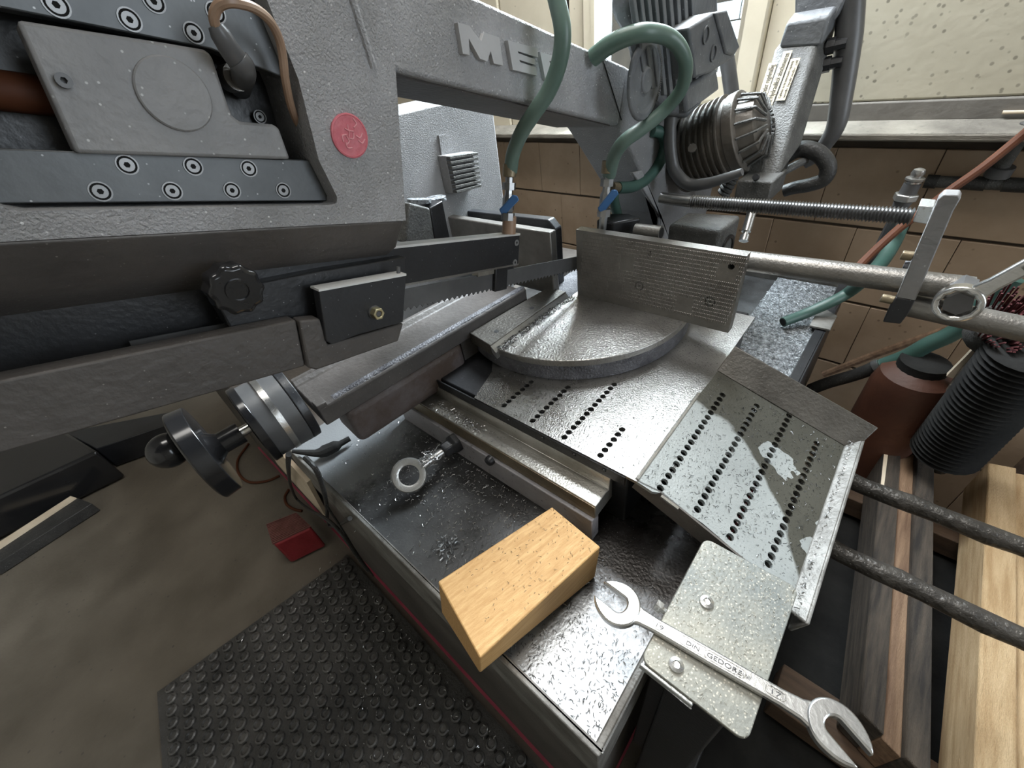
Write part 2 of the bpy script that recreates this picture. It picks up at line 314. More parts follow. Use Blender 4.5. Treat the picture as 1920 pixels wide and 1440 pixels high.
# rear wall behind the tiles, with the window opening left free
def wbox(mb, d0, d1, z0, z1, o0, o1):          # box on the rear wall; o = distance in front of the wall plane
    mb.box(wp(d0, z0, o1), WD*(d1-d0), ZA*(z1-z0), WN*(o1-o0))
b = MB()
wbox(b, -9.5, 5.0, FLOOR, .44, -.35, -.012)
wbox(b, -9.5, -2.40, .44, 5.4, -.35, -.03); wbox(b, -.89, 5.0, .44, 5.4, -.35, -.03); wbox(b, -2.40, -.89, 3.45, 5.4, -.35, -.03)
wall = tag(b.build('wall_back', 'joint'), kind='structure')
random.seed(3)
rows = [(.385, -.022)] + [(-.022-.45*i, -.022-.45*(i+1)) for i in range(5)]
for r, (zt, zb) in enumerate(rows):
    x0 = -4.6 + (-.078 if r % 2 else .139)
    k = 0
    while x0 < 3.2:
        wd = .436
        t = MB(); j = random.uniform(-.003, .003)
        wbox(t, x0+.0015, x0+wd-.0015, max(zb, FLOOR)+.009, zt-.008, -.03, .006+j)
        t.build('tile', 'tile', wall, bev=.003)
        x0 += wd
# stone sill
SP = .20; zs0 = PW(1700, 266, SP).z; zs1 = PW(1700, 251, SP).z
b = MB(); wbox(b, -9, 4.5, zs0, zs1, -.02, SP); so = tag(b.build('trim_1', 'silledge', bev=.008), kind='structure')
b = MB(); b.prism([wp(-9, zs1, SP-.004), wp(-9, zs1-.02, SP-.004), wp(-9, zs1-.02, -.02), wp(-9, .512, -.02), wp(-9, .512, 0)], WD*13.5); b.build('sill_slab', 'sill', so)
# window frame, sash, glass
b = MB()
wbox(b, -2.36, -2.235, .462, 3.45, -.2, -.02); wbox(b, -1.03, -.90, .462, 3.45, -.2, -.02); wbox(b, -2.36, -.90, 3.38, 3.45, -.2, -.02); wbox(b, -2.36, -.90, .462, .60, -.2, -.02)
wf = tag(b.build('window_1', 'frame', bev=.01), kind='structure')
b = MB()
wbox(b, -2.225, -2.13, .615, 3.37, -.12, .02); wbox(b, -1.157, -1.035, .615, 3.37, -.12, .02); wbox(b, -2.13, -1.157, .615, .749, -.12, .02); wbox(b, -2.13, -1.157, 3.26, 3.37, -.12, .02)
b.build('window_sash', 'frame', wf, bev=.012)
b = MB(); wbox(b, -2.13, -1.157, .749, 3.26, -.06, -.05); b.build('window_pane', 'glass', wf)
b = MB(); wbox(b, -2.15, -2.12, .749, 3.26, -.04, .025); b.build('glazing_bead', 'frame', wf)
b = MB(); wbox(b, -2.0, -.95, .515, .54, -.02, .03); wbox(b, -2.0, -.95, .56, .585, -.02, .025); b.build('weather_strip', 'dust', wf)
# cream boarded panel right of the window, with its grey dust ledge
b = MB(); wbox(b, -.875, 3.5, .585, 3.4, -.03, .03); tag(b.build('wall_panel', 'panel', bev=.01), kind='structure')
b = MB(); wbox(b, -.89, 3.5, .50, .585, -.03, .035); tag(b.build('trim_2', 'dust', bev=.008), kind='structure')
b = MB(); b.tube([wp(.02, .53, .045), wp(2.5, .535, .045)], .007); tag(b.build('trim_3', 'woodlt'), kind='structure')
# beige boarding left of the window
for i in range(6):
    b = MB(); wbox(b, -2.41-.62*(i+1)+.012, -2.41-.62*i, .462, 3.45, -.03, .0+.012*(i % 2)); tag(b.build('wall_board', 'frame', bev=.01), kind='structure')
# the rest of the room
b = MB(); b.aabb((-9.3, -4.2, FLOOR), (-9, 3.6, 5.4)); tag(b.build('wall_left', 'plaster'), kind='structure')
b = MB(); b.aabb((-9.3, -4.3, FLOOR), (5.2, -4.0, 5.4)); tag(b.build('wall_front', 'plaster'), kind='structure')
b = MB(); b.aabb((-9.3, -4.3, 5.4), (5.2, 3.8, 5.6)); tag(b.build('ceiling', 'plaster'), kind='structure')
b = MB(); b.aabb((5.0, -4.0, FLOOR), (5.2, .6, 5.4)); b.aabb((5.0, .6, FLOOR), (5.2, 3.2, .2)); b.aabb((5.0, .6, 3.2), (5.2, 3.2, 5.4)); tag(b.build('wall_right', 'plaster'), kind='structure')
# white brick building outside the window
b = MB(); wbox(b, -6, 3, FLOOR, 7, -6.2, -6); ob = b.build('brick_building', 'joint'); tag(ob, 'white brick house wall seen outside the window', 'building')
b = MB()
for r in range(26):
    for k in range(16):
        wbox(b, -4+.46*k+(.23 if r % 2 else 0), -4+.46*k+.44+(.23 if r % 2 else 0), r*.26-.6, r*.26-.6+.24, -6.02, -5.98)
tag(b.build('brick', 'brickout', ob), kind='stuff')

# ================================================================== SAW BASE
base = thing('machine_stand', 'dark grimy machine base with shallow chip tray and red plinth', 'machine', (-1.8, 1.4, FLOOR))
b = MB(); b.aabb((-4.2, .17, -1.865), (-.11, 2.7, -.30)); b.build('cabinet_body', 'cabinet', base, bev=.01)
b = MB(); b.aabb((-4.25, .155, FLOOR), (-.10, 2.72, -1.872)); b.build('plinth', 'pink', base)
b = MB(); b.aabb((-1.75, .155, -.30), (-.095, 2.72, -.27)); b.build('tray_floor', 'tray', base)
b = MB(); b.aabb((-1.75, .150, -.535), (-.085, .166, -.232)); b.aabb((-.104, .166, -.535), (-.085, 2.72, -.232)); b.aabb((-1.75, 2.70, -.535), (-.085, 2.72, -.2)); b.build('tray_rim', 'rim', base, bev=.004)
b = MB(); b.aabb((-.40, 1.55, -.27), (-.105, 2.69, -.245)); b.build('chip_bed', 'chipbed', base)
# upright ledge along the right rear of the tray
b = MB(); b.aabb((-.104, 1.62, -.235), (-.062, 2.72, -.222)); b.aabb((-.070, 1.62, -.9), (-.058, 2.72, -.222)); b.build('rear_ledge', 'black', base, bev=.003)
b = MB(); b.prism([V((-.13, 2.15, -.218)), V((-.045, 2.15, -.218)), V((-.045, 2.3, -.218)), V((-.13, 2.36, -.218))], (0, 0, .012)); b.build('corner_plate', 'rim', base, bev=.003)
# table casting under the perforated sheet
b = MB(); b.aabb((-1.25, .722, -.27), (-.335, 1.80, -.014)); b.build('table_casting', 'black', base, bev=.006)
b = MB(); b.aabb((-.335, .86, -.27), (-.13, 1.46, -.19)); b.build('chute_carrier', 'black', base)

# ================================================================== VISE RAIL
rail = thing('vise_rail', 'long machined vise rail with a raised lip in front of the perforated sheet', 'rail', (-.8, .6, -.27))
prof = [(.615, -.157), (.615, -.092), (.672, -.089), (.695, -.098), (.698, -.053), (.702, -.047), (.716, -.046), (.716, -.157)]
b = MB(); b.prism([V((-1.33, y, z)) for y, z in prof], (.948, 0, 0)); b.build('guide_strip', 'railtop', rail, bev=.0025)
b = MB(); b.aabb((-1.33, .6125, -.155), (-.384, .6155, -.097)); b.build('front_edge', 'brass', rail)
b = MB(); b.aabb((-1.42, .60, -.272), (-.385, .64, -.157)); b.build('rail_body', 'paint', rail, bev=.004)
b = MB(); p = PY(921, 861, .6); b.lathe(p, (0, -1, 0), [(0, .020), (.012, .020), (.02, .016), (.024, .006)], 14); b.build('cap_screw', 'black', rail)
b = MB()
for x in (-.80, -.645, -.515, -.405): b.lathe((x, .7005, -.022), (0, -1, 0), [(0, .007), (.004, .006)], 10)
b.aabb((-1.2, .7, -.046), (-.335, .705, -.006)); b.build('shim_strip', 'black', rail)

# ================================================================== PERFORATED SHEET
sheet = thing('perforated_chute_plate', 'perforated steel table sheet folded down into an oily discharge chute', 'plate', (-.5, 1.0, -.27))
def rowholes(pts, u, w, r): return [circ(p, u, w, r, 10) for p in pts]
HR = .0108; pit = .0268
h = []
for x, y0, n in ((-.849, .735, 7), (-.709, .731, 9), (-.572, .729, 13), (-.435, .729, 6)):
    h += rowholes([V((x, y0+pit*i, 0)) for i in range(n)], XA, YA, HR)
outer = [V((x, y, 0)) for x, y in ((-.977, .704), (-.30, .704), (-.30, 1.167), (-.296, 1.25), (-.30, 1.75), (-1.15, 1.75), (-1.15, 1.0), (-1.03, .86))]
b = MB(); b.prismh(outer, h, (0, 0, -.012)); b.build('flat_sheet', 'plate', sheet, smooth=False)
CA = math.radians(18); UC = V((math.cos(CA), 0, -math.sin(CA))); NC = V((math.sin(CA), 0, math.cos(CA)))
def CH(u, y, n=0): return V((-.30, 0, 0)) + UC*u + YA*y + NC*n
h = []
for u, y0, n in ((.063, .735, 19), (.173, .752, 20), (.275, .742, 22), (.381, .745, 20)):
    h += rowholes([CH(u, y0+pit*i) for i in range(n)], UC, YA, HR)
outer = [CH(0, .704), CH(.05, .708), CH(.07, .722), CH(.16, .722), CH(.20, .724), CH(.456, .700), CH(.456, 1.315), CH(.0, 1.315), CH(0, 1.16)]
b = MB(); b.prismh(outer, h, NC*-.012); b.build('chute_sheet', 'chute', sheet, smooth=False)
b = MB(); b.tube([V((-.302, .71, .0005)), V((-.303, 1.16, .0005))], .006, 8); b.build('fold_bead', 'railtop', sheet)
b = MB(); b.prism([CH(-.0, 1.315), CH(.485, 1.315), CH(.50, 1.40, .065), CH(.0, 1.395, .075)], V((0, .008, -.008))); b.build('rear_flange', 'flange', sheet, bev=.003)
b = MB(); b.prism([CH(.452, .672), CH(.456, 1.32), CH(.486, 1.39, .028), CH(.487, .652, .028)], NC*-.012); b.prism([CH(.484, .652, .026), CH(.485, 1.395, .026), CH(.487, 1.395, -.05), CH(.489, .652, -.05)], V((.01, 0, 0))); b.build('end_lip', 'rim', sheet, bev=.004)
b = MB(); b.prism([CH(.0, .704), CH(.07, .722, 0), CH(.456, .70), CH(.46, .70, -.06), CH(.07, .722, -.05), CH(.0, .704, -.04)], V((0, .006, 0))); b.build('front_skirt', 'cabinet', sheet)
b = MB(); b.box(CH(.075, .708, .0), UC*.055, V((0, .008, 0)), NC*.006); b.build('bright_tab', 'chrome', sheet)
b = MB(); b.prism([V((-.297, 1.25, -.002)), V((-.297, 1.6, -.002)), V((-.297, 1.6, -.09)), V((-.297, 1.25, -.07))], V((-.01, 0, 0))); b.build('side_skirt', 'black', sheet)

# ================================================================== TURNTABLE AND SWIVEL ARM
arm = thing('swivel_table', 'round milled turntable with a long dark swivel arm', 'turntable', (-1.0, 1.42, 0))
TC = V((-1.0, 1.42, 0)); TR = .517
def arc(r, a0, a1, n, z): return [V((TC.x+r*math.cos(a0+(a1-a0)*i/n), TC.y+r*math.sin(a0+(a1-a0)*i/n), z)) for i in range(n+1)]
a0 = math.radians(-92); a1 = math.radians(20)
b = MB(); b.prism(arc(TR, a0, a1, 40, .095)+[V((-.75, 1.75, .095)), V((-1.0, 1.75, .095))], (0, 0, -.028)); b.build('turntable_plate', 'turn', arm, bev=.003)
b = MB(); b.prism(arc(TR-.004, math.radians(-112), a1, 44, .067)+[V((-.75, 1.75, .067)), V((-1.19, 1.75, .067))], (0, 0, -.066)); b.build('turntable_rim', 'castgrey', arm)
b = MB(); b.prism([V((-1.035, .885, .116)), V((-1.03, 1.40, .116)), V((-1.13, 1.40, .116)), V((-1.184, .91, .116))], (0, 0, -.05)); b.build('slot_plate', 'flange', arm, bev=.003)
b = MB(); b.prism([V((-1.034, .885, .112)), V((-1.012, .887, .086)), V((-1.012, 1.40, .086)), V((-1.032, 1.40, .112))], (0, 0, -.03)); b.build('slot_strip', 'steel', arm)
b = MB()
for x, y in ((-1.085, .975), (-1.075, 1.2)): b.lathe((x, y, .1155), ZA, [(0, .012), (.001, .011), (.0012, .006)], 12)
b.build('countersunk_screw', 'black', arm)
b = MB(); b.lathe((-.975, .965, .0952), ZA, [(0, .018), (.001, .017)], 14); b.build('dowel_pin', 'jaw', arm)
# the arm itself: a ribbed trough with a chamfered edge
AD = V((.0747, .9972, 0)).normalized(); AN = V((AD.y, -AD.x, 0))
def AR(l, q, z): return V((-1.232, .25, 0)) + AD*l + AN*q + ZA*z
def ribbon(mb, prof, l0, l1): mb.prism([AR(l0, q, z) for q, z in prof], AD*(l1-l0))
b = MB(); ribbon(b, [(0, .088), (0, .158), (-.012, .168), (-.030, .168), (-.06, .150), (-.22, .150), (-.24, .17), (-.26, .17), (-.26, .088)], 0, 1.02); b.build('arm_trough', 'browncast', arm, bev=.005)
b = MB(); ribbon(b, [(.001, .150), (-.010, .1695), (-.032, .1695), (-.036, .160)], .06, 1.02); b.build('worn_edge', 'castgrey', arm, bev=.003)
b = MB(); ribbon(b, [(0, .158), (0, .178), (-.045, .178), (-.045, .158)], .0, .035); b.build('end_stop', 'browncast', arm, bev=.003)
b = MB(); ribbon(b, [(-.005, .088), (-.005, -.03), (-.02, -.09), (-.2, -.09), (-.22, .088)], .075, .62); b.build('arm_foot', 'rustblock', arm, bev=.03, seg=4)
b = MB(); ribbon(b, [(-.02, .088), (-.02, -.03), (-.2, -.03), (-.2, .088)], .62, 1.02); b.build('arm_web', 'browncast', arm)

# ================================================================== CLAMP HANDLE (graduated drum, hand wheel, ball knob)
hw = thing('hand_wheel', 'black hand wheel with ball knob and banded steel drum on the swivel arm end', 'hand wheel', (-1.35, .05, .17))
HA = V((-1.345, .235, .165)); HD = -AD.normalized()
b = MB(); b.lathe(HA, HD, [(0, .118), (.0, .137), (.028, .139)], 40); b.build('rear_disc', 'black', hw, bev=.003)
b = MB(); b.lathe(HA, HD, [(.028, .130), (.03, .138), (.075, .136)], 40); b.build('scale_ring', 'greyplas', hw)
b = MB(); b.lathe(HA, HD, [(.075, .138), (.094, .138)], 40); b.build('bright_band', 'chrome', hw)
b = MB(); b.lathe(HA, HD, [(.094, .134), (.138, .133), (.138, .05)], 40); b.build('drum', 'greyplas', hw)
b = MB(); b.lathe(HA, HD, [(.138, .139), (.162, .139), (.166, .13), (.166, .03)], 40); b.build('front_disc', 'blackplas', hw, bev=.003)
b = MB(); b.lathe(HA, HD, [(.166, .018), (.20, .018)], 16); b.build('shaft', 'chrome', hw)
b = MB(); b.lathe(HA, HD, [(.195, .036), (.255, .036), (.27, .048), (.29, .07), (.30, .075)], 24); b.build('hub', 'blackplas', hw)
b = MB(); WR = .152
b.lathe(HA+HD*.305, HD, [(-.022, WR-.02), (-.024, WR), (.024, WR+.004), (.03, WR-.006), (.026, WR-.03), (0, .05)], 48); b.build('wheel_rim', 'blackplas', hw, bev=.003)
kp = HA+HD*.325+V((-.02, 0, .055))
b = MB(); b.tube([kp-HD*.05, kp+HD*.03], .014, 12); b.build('knob_stem', 'black', hw)
b = MB(); b.lathe(kp+HD*.045, HD, [(-.054*math.cos(math.pi*i/12), max(.054*math.sin(math.pi*i/12), 1e-6)) for i in range(13)], 24); b.build('ball_knob', 'blackplas', hw)

# ================================================================== VISE JAWS
jaw = thing('fixed_jaw', 'serrated upright steel vise jaw plate at the rear of the turntable', 'vise jaw', (-.65, 1.45, .095))
hs = [circ(PY(x, y, 1.43), XA, ZA, r, 14) for x, y, r in ((1218, 475, .010), (1371, 500, .011), (1198, 536, .021), (1331, 566, .021))]
b = MB(); b.prismh([V((-.985, 1.43, .094)), V((-.318, 1.43, .094)), V((-.318, 1.43, .391)), V((-.985, 1.43, .397))], hs, (0, .042, 0)); b.build('jaw_plate', 'jaw', jaw, smooth=False)
b = MB()
n = 92
n = 100
for i in range(n):                                  # saw-tooth serrations on the face, in staggered bands
    x = -.97+.64*i/n
    for k in range(17):
        z0 = .122+.0155*k
        if any(abs(x-q[0]) < .03 and z0-.02 < q[1] < z0+.03 for q in ((-.76, .29), (-.385, .32), (-.80, .175), (-.50, .165))): continue
        xx = x+(.0031 if k % 2 else 0)+.0012*k
        b.add([(xx, 1.4302, z0), (xx+.0035, 1.4302, z0), (xx+.0035, 1.4302, z0+.0135), (xx, 1.4302, z0+.0135), (xx+.0008, 1.4275, z0+.002), (xx+.0008, 1.4275, z0+.0115)], [[0, 1, 4], [1, 2, 5, 4], [2, 3, 5], [3, 0, 4, 5]])
tag(b.build('serration', 'jaw', jaw, smooth=False), kind='stuff')
for x, y in ((1198, 536), (1331, 566)):
    p = PY(x, y, 1.437); b = MB(); b.prismh(circ(p, XA, ZA, .014, 16), [circ(p, XA, ZA, .006, 6)], (0, .02, 0)); b.build('cap_screw', 'steel', jaw)
for x, y, r in ((1218, 475, .012), (1371, 500, .013), (1198, 536, .023), (1331, 566, .023)):
    b = MB(); b.lathe(PY(x, y, 1.452), (0, -1, 0), [(0, r), (.001, r)], 14); b.build('screw_recess', 'hole', jaw)
b = MB(); b.aabb((-.95, 1.47, .094), (-.35, 1.52, .2)); b.build('jaw_backing', 'black', jaw)
fence = thing('rear_fence', 'twin layered dark steel fence plates behind the blade guide bar', 'fence', (-1.4, 1.5, .0))
b = MB(); b.aabb((-1.85, 1.38, .095), (-1.085, 1.425, .388)); b.build('front_plate', 'jaw', fence, bev=.006)
b = MB(); b.prism([V((-1.95, 1.52, 0)), V((-1.16, 1.52, 0)), V((-1.16, 1.52, .345)), V((-1.20, 1.52, .385)), V((-1.95, 1.52, .37))], (0, .05, 0)); b.build('rear_plate', 'black', fence, bev=.006)
b = MB(); b.aabb((-1.5, 1.425, .3), (-1.25, 1.52, .34)); b.aabb((-1.75, 1.425, .3), (-1.6, 1.52, .34)); b.build('spacer', 'browncast', fence)
# ================================================================== SAW BOW
bow = thing('saw_bow', 'big grey hammertone saw bow with raised letters, blade guide and red badge', 'saw head', tuple(B(.4, .7, -1.05)))
def BB(mb, s0, s1, t0, t1, x0, x1): mb.box(B(s0, t0, x0), E1*(s1-s0), E2*(t1-t0), E3*(x1-x0))
# wheel housing with its slide recess
hole = [B(s, t, -.9) for s, t in ((-.29, 1.25), (-.288, .905), (-.274, .889), (-.255, .884), (.180, .884), (.194, .888), (.197, .899), (.169, .967), (.154, 1.094), (.122, 1.197), (.108, 1.25))]
b = MB(); b.prismh([B(s, t, -.9) for s, t in ((-1.1, .846), (.366, .846), (.366, 1.60), (-1.1, 1.60))], [hole], (-.15, 0, 0)); b.build('wheel_housing', 'hammer', bow, smooth=False)
b = MB(); BB(b, -1.1, .35, .80, 1.6, -1.24, -1.05); b.build('housing_back', 'black', bow)
b = MB(); b.prism([B(-1.1, t, x) for t, x in ((.8455, -.901), (.776, -.945), (.70, -1.07), (.8455, -1.07))], E1*1.463); b.build('lower_cover', 'browncast', bow, bev=.006)  # dark tone also paints the shade on this downward-facing slope
b = MB(); BB(b, -1.1, .02, .50, .80, -1.24, -1.05); b.build('inner_wall', 'black', bow)
# cross beam and rear leg
b = MB(); BB(b, .28, 1.36, 1.143, 1.321, -1.2, -.904); b.build('cross_beam', 'hammer', bow, bev=.008)
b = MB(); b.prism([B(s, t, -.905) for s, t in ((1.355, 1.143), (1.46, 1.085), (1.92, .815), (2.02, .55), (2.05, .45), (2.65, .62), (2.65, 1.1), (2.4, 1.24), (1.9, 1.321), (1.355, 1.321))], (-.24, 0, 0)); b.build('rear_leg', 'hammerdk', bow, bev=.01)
b = MB(); b.prism([B(s, t, -.899) for s, t in ((1.53, .99), (1.62, 1.0), (2.14, .66), (2.2, .5), (2.08, .46), (2.03, .60), (1.93, .80))], (-.02, 0, 0)); b.build('leg_rim', 'hammer', bow, bev=.004)
b = MB(); BB(b, .37, 1.34, 1.139, 1.1432, -1.18, -.93); b.build('underside_shade', 'browncast', bow)  # thin dark sheet painting shade onto the beam's downward face
b = MB(); b.tube([PX(660, -3, -.9), PX(700, 127, -.9)], .008, 8); b.build('edge_bead', 'hammer', bow)
b = MB(); b.tube([PX(1128, 105, -.904), PX(1165, 225, -.904)], .0022, 6); b.build('seam', 'hole', bow)
# raised maker's letters
def letter(pts, hole=None):
    q = lambda p: PX(840+p[0]/7.68, 20+p[1]/7.68, -.892)
    b = MB(); b.prismh([q(p) for p in pts], [[q(p) for p in hole]] if hole else [], (-.016, 0, 0)); return b.build('raised_letter', 'letter', bow, smooth=False)
letter([(140, 170), (305, 215), (480, 440), (520, 315), (740, 385), (795, 790), (660, 760), (615, 580), (565, 730), (460, 690), (300, 400), (312, 640), (215, 620)])
letter([(862, 425), (1290, 545), (1300, 672), (1216, 650), (1005, 582), (1015, 614), (1212, 684), (1252, 694), (1264, 782), (1206, 766), (1030, 708), (1042, 744), (1202, 797), (1268, 818), (1285, 938), (935, 850)])
letter([(1325, 590), (1600, 680), (1665, 760), (1690, 915), (1640, 948), (1475, 890), (1490, 1015), (1400, 985)], [(1460, 722), (1480, 782), (1590, 820), (1575, 755)])
# red badge with relief
bc = PX(655, 255, -.9); b = MB(); b.lathe(bc, E3, [(0, .040), (.004, .040), (.005, .037), (.004, .036), (.004, 0)], 32); bd = b.build('round_badge', 'redbadge', bow)
b = MB(); random.seed(5)
for k in range(9):
    a = random.uniform(0, 6.28); r = random.uniform(.004, .022); p = bc+E3*.0045+E1*(r*math.cos(a))+E2*(r*math.sin(a)); q = random.uniform(0, 6.28)
    b.tube([p, p+E1*(.010*math.cos(q))+E2*(.010*math.sin(q)), p+E1*(.016*math.cos(q+.7))+E2*(.016*math.sin(q+.7))], .0016, 6, 3)
b.build('badge_relief', 'redrelief', bd)
# slide rails with their socket screws
XR = -.945
b = MB(); b.prism([B(s, t, XR) for s, t in ((-.29, .89), (.196, .889), (.205, .893), (.170, .966), (-.29, .958))], (-.03, 0, 0)); r1 = b.build('slide_rail', 'rail', bow, bev=.002)
b = MB(); b.prism([B(s, t, XR) for s, t in ((-.29, 1.117), (.036, 1.121), (.150, 1.100), (.128, 1.20), (.115, 1.25), (-.29, 1.25))], (-.03, 0, 0)); r2 = b.build('slide_rail', 'rail', bow, bev=.002)
def socket(par, px, py, x, r=.0145):
    p = PX(px, py, x); b = MB(); b.prismh(circ(p+E3*.002, E1, E2, r, 20), [circ(p+E3*.002, E1, E2, r*.86, 20)], (-.003, 0, 0))
    b.prismh(circ(p+E3*.0015, E1, E2, r*.66, 18), [circ(p+E3*.0015, E1, E2, r*.30, 6)], (-.008, 0, 0))
    s = b.build('socket_screw', 'screw', par)
    b = MB(); b.lathe(p+E3*.0003, E3, [(0, r*.87), (.0004, r*.87)], 20); b.build('screw_recess', 'hole', par)
for x, y in ((238, 309), (362, 312), (466, 316), (188, 359), (323, 358), (435, 357), (531, 357)): socket(r1, x, y, XR)
for x, y in ((105, 9), (243, 37), (363, 62), (288, 3), (404, 24)): socket(r2, x, y, XR)
socket(bow, 487, 219, -1.035, .012)
b = MB(); b.prism([PX(x, y, -.925) for x, y in ((30, 36), (150, 55), (300, 78), (382, 92), (393, 98), (400, 110), (428, 196), (436, 216), (450, 228), (512, 233), (524, 240), (545, 299), (143, 287))], (-.05, 0, 0)); sl = b.build('slide_plate', 'slide', bow, bev=.005)
dc = PX(327, 178, -.925); b = MB(); b.lathe(dc, E3, [(0, .0500), (.005, .0495), (.007, .0475)], 40); b.build('round_cover', 'slide', sl)
p = PX(118, 152, -.925); b = MB(); b.prismh(circ(p+E3*.012, E1, E2, .009, 18), [circ(p+E3*.012, E1, E2, .004, 6)], (-.014, 0, 0)); b.build('button_screw', 'greyplas', sl)
b = MB(); b.tube([B(-.5, 1.035, -1.02), B(-.1, 1.03, -1.02)], .026, 20); b.build('slide_bar', 'brownhose', bow)
# sensor plug and its brown cable
b = MB(); b.tube([PX(404, 48, -.86), PX(412, 62, -.86), PX(430, 92, -.87), PX(452, 122, -.89)], [.011, .0145, .016, .0175], 12); b.tube([PX(446, 112, -.88), PX(455, 124, -.885), PX(456, 142, -.93), PX(450, 165, -1.03)], .0185, 12, 3); pg = b.build('sensor_plug', 'greyplas', bow, bev=.003)
b = MB(); b.lathe(PX(452, 142, -.93), E3, [(-.06, .021), (-.02, .021)], 16); b.build('plug_nut', 'jaw', pg)
b = MB(); b.tube([PX(x, y, d) for x, y, d in ((408, 58, -.86), (401, 34, -.85), (408, 13, -.84), (425, 4, -.83), (450, 6, -.83), (478, 16, -.84), (505, 38, -.86), (522, 70, -.88), (530, 105, -.89), (535, 150, -.90), (546, 200, -.93), (562, 240, -.97), (575, 262, -1.0))], .0072, 10, 5); b.build('sensor_cable', 'cable', bow)
# blade guide bar, blade and guide block
XG = -.985
b = MB(); BB(b, -.02, .908, .664, .768, XG-.022, XG); BB(b, -.02, .908, .756, .770, XG-.05, XG-.02); gb = b.build('guide_bar', 'black', bow, bev=.002)
b = MB(); BB(b, -.02, .9085, .766, .7725, XG-.049, XG+.0012); b.build('bright_edge', 'edge', gb)
b = MB(); BB(b, -.02, .908, .661, .667, XG-.02, XG+.002); b.build('lower_lip', 'jaw', gb)
for x, y in ((968, 455), (965, 492)):
    p = PX(x, y, XG); b = MB(); b.prismh(circ(p+E3*.003, E1, E2, .011, 16), [circ(p+E3*.003, E1, E2, .005, 6)], (-.01, 0, 0)); b.build('socket_screw', 'screw', gb)
b = MB(); BB(b, .80, .865, .575, .664, XG-.03, XG-.012); BB(b, .865, .92, .59, .664, XG-.05, XG-.03); b.build('guide_block', 'black', bow, bev=.003)
b = MB(); BB(b, .72, .865, .64, .664, XG-.05, XG-.02); b.build('guide_shoe', 'railtop', bow)
b = MB(); XB = -1.012
pts = [B(2.0, .643, XB), B(-.2, .643, XB)]; n = 100
for i in range(n): s = -.2+2.2*i/n; pts += [B(s, .585, XB), B(s+.004, .577, XB), B(s+.014, .586, XB)]
b.prism(pts+[B(2.0, .585, XB)], (-.004, 0, 0)); b.build('saw_blade', 'greyplas', bow, smooth=False)
# star knob and its black slide holder
kc = PX(447, 545, -.845); pts = []
for i in range(96):
    a = 2*math.pi*i/96; r = .0445*(1+.045*math.cos(10*a)); pts.append(kc+E1*(r*math.cos(a))+E2*(r*math.sin(a)))
b = MB(); b.prism(pts, (-.05, 0, 0)); kn = b.build('star_knob', 'blackplas', bow, bev=.008, seg=3)
b = MB(); b.prismh(circ(kc+E3*.004, E1, E2, .021, 24), [circ(kc+E3*.004, E1, E2, .017, 24)], (-.006, 0, 0)); b.build('knob_ring', 'blackplas', kn)
b = MB(); b.prism([PX(x, y, -.95) for x, y in ((402, 560), (480, 532), (600, 508), (762, 482), (762, 520), (603, 548), (606, 600), (560, 604), (470, 618), (432, 614))], (-.06, 0, 0)); b.build('guide_holder', 'black', bow, bev=.003)
b = MB(); b.prism([PX(x, y, -.885) for x, y in ((598, 545), (762, 515), (756, 604), (668, 629), (640, 640), (622, 646), (612, 640))], (-.03, 0, 0)); gbk = b.build('guide_bracket', 'black', bow, bev=.002)
b = MB(); b.prism([PX(598, 543, -.883), PX(762, 513, -.883), PX(762, 517, -.883), PX(598, 547, -.883)], (-.04, 0, 0)); b.build('bright_edge', 'edge', gbk)
nc = PX(702, 585, -.885); b = MB(); b.lathe(nc, E3, [(0, .017), (.004, .017)], 20); b.build('washer', 'greyplas', gbk)
b = MB(); b.prismh(circ(nc+E3*.022, E1, E2, .0155, 6), [circ(nc+E3*.022, E1, E2, .008, 14)], (-.019, 0, 0)); b.build('hex_nut', 'gold', gbk, bev=.0015)
b = MB(); b.lathe(nc, E3, [(0, .008), (.018, .0078), (.02, .006)], 14); b.build('stud', 'greyplas', gbk)
b = MB(); b.tube([PX(747, 520, -.90), PX(747, 500, -.90)], .005, 10); b.build('pin', 'greyplas', gbk)
# blade guard along the lower edge
b = MB(); BB(b, -1.1, .066, .543, .655, -.95, -.905); g = b.build('blade_guard', 'browncast', bow, bev=.004)
b = MB(); b.prism([PX(x, y, -.893) for x, y in ((562, 602), (600, 598), (615, 647), (757, 606), (747, 640), (594, 694), (578, 690))], (-.04, 0, 0)); b.build('guard_rib', 'browncast', bow, bev=.004)
b = MB(); BB(b, .08, .33, .541, .60, -.97, -.93); b.build('guard_back', 'browncast', bow)

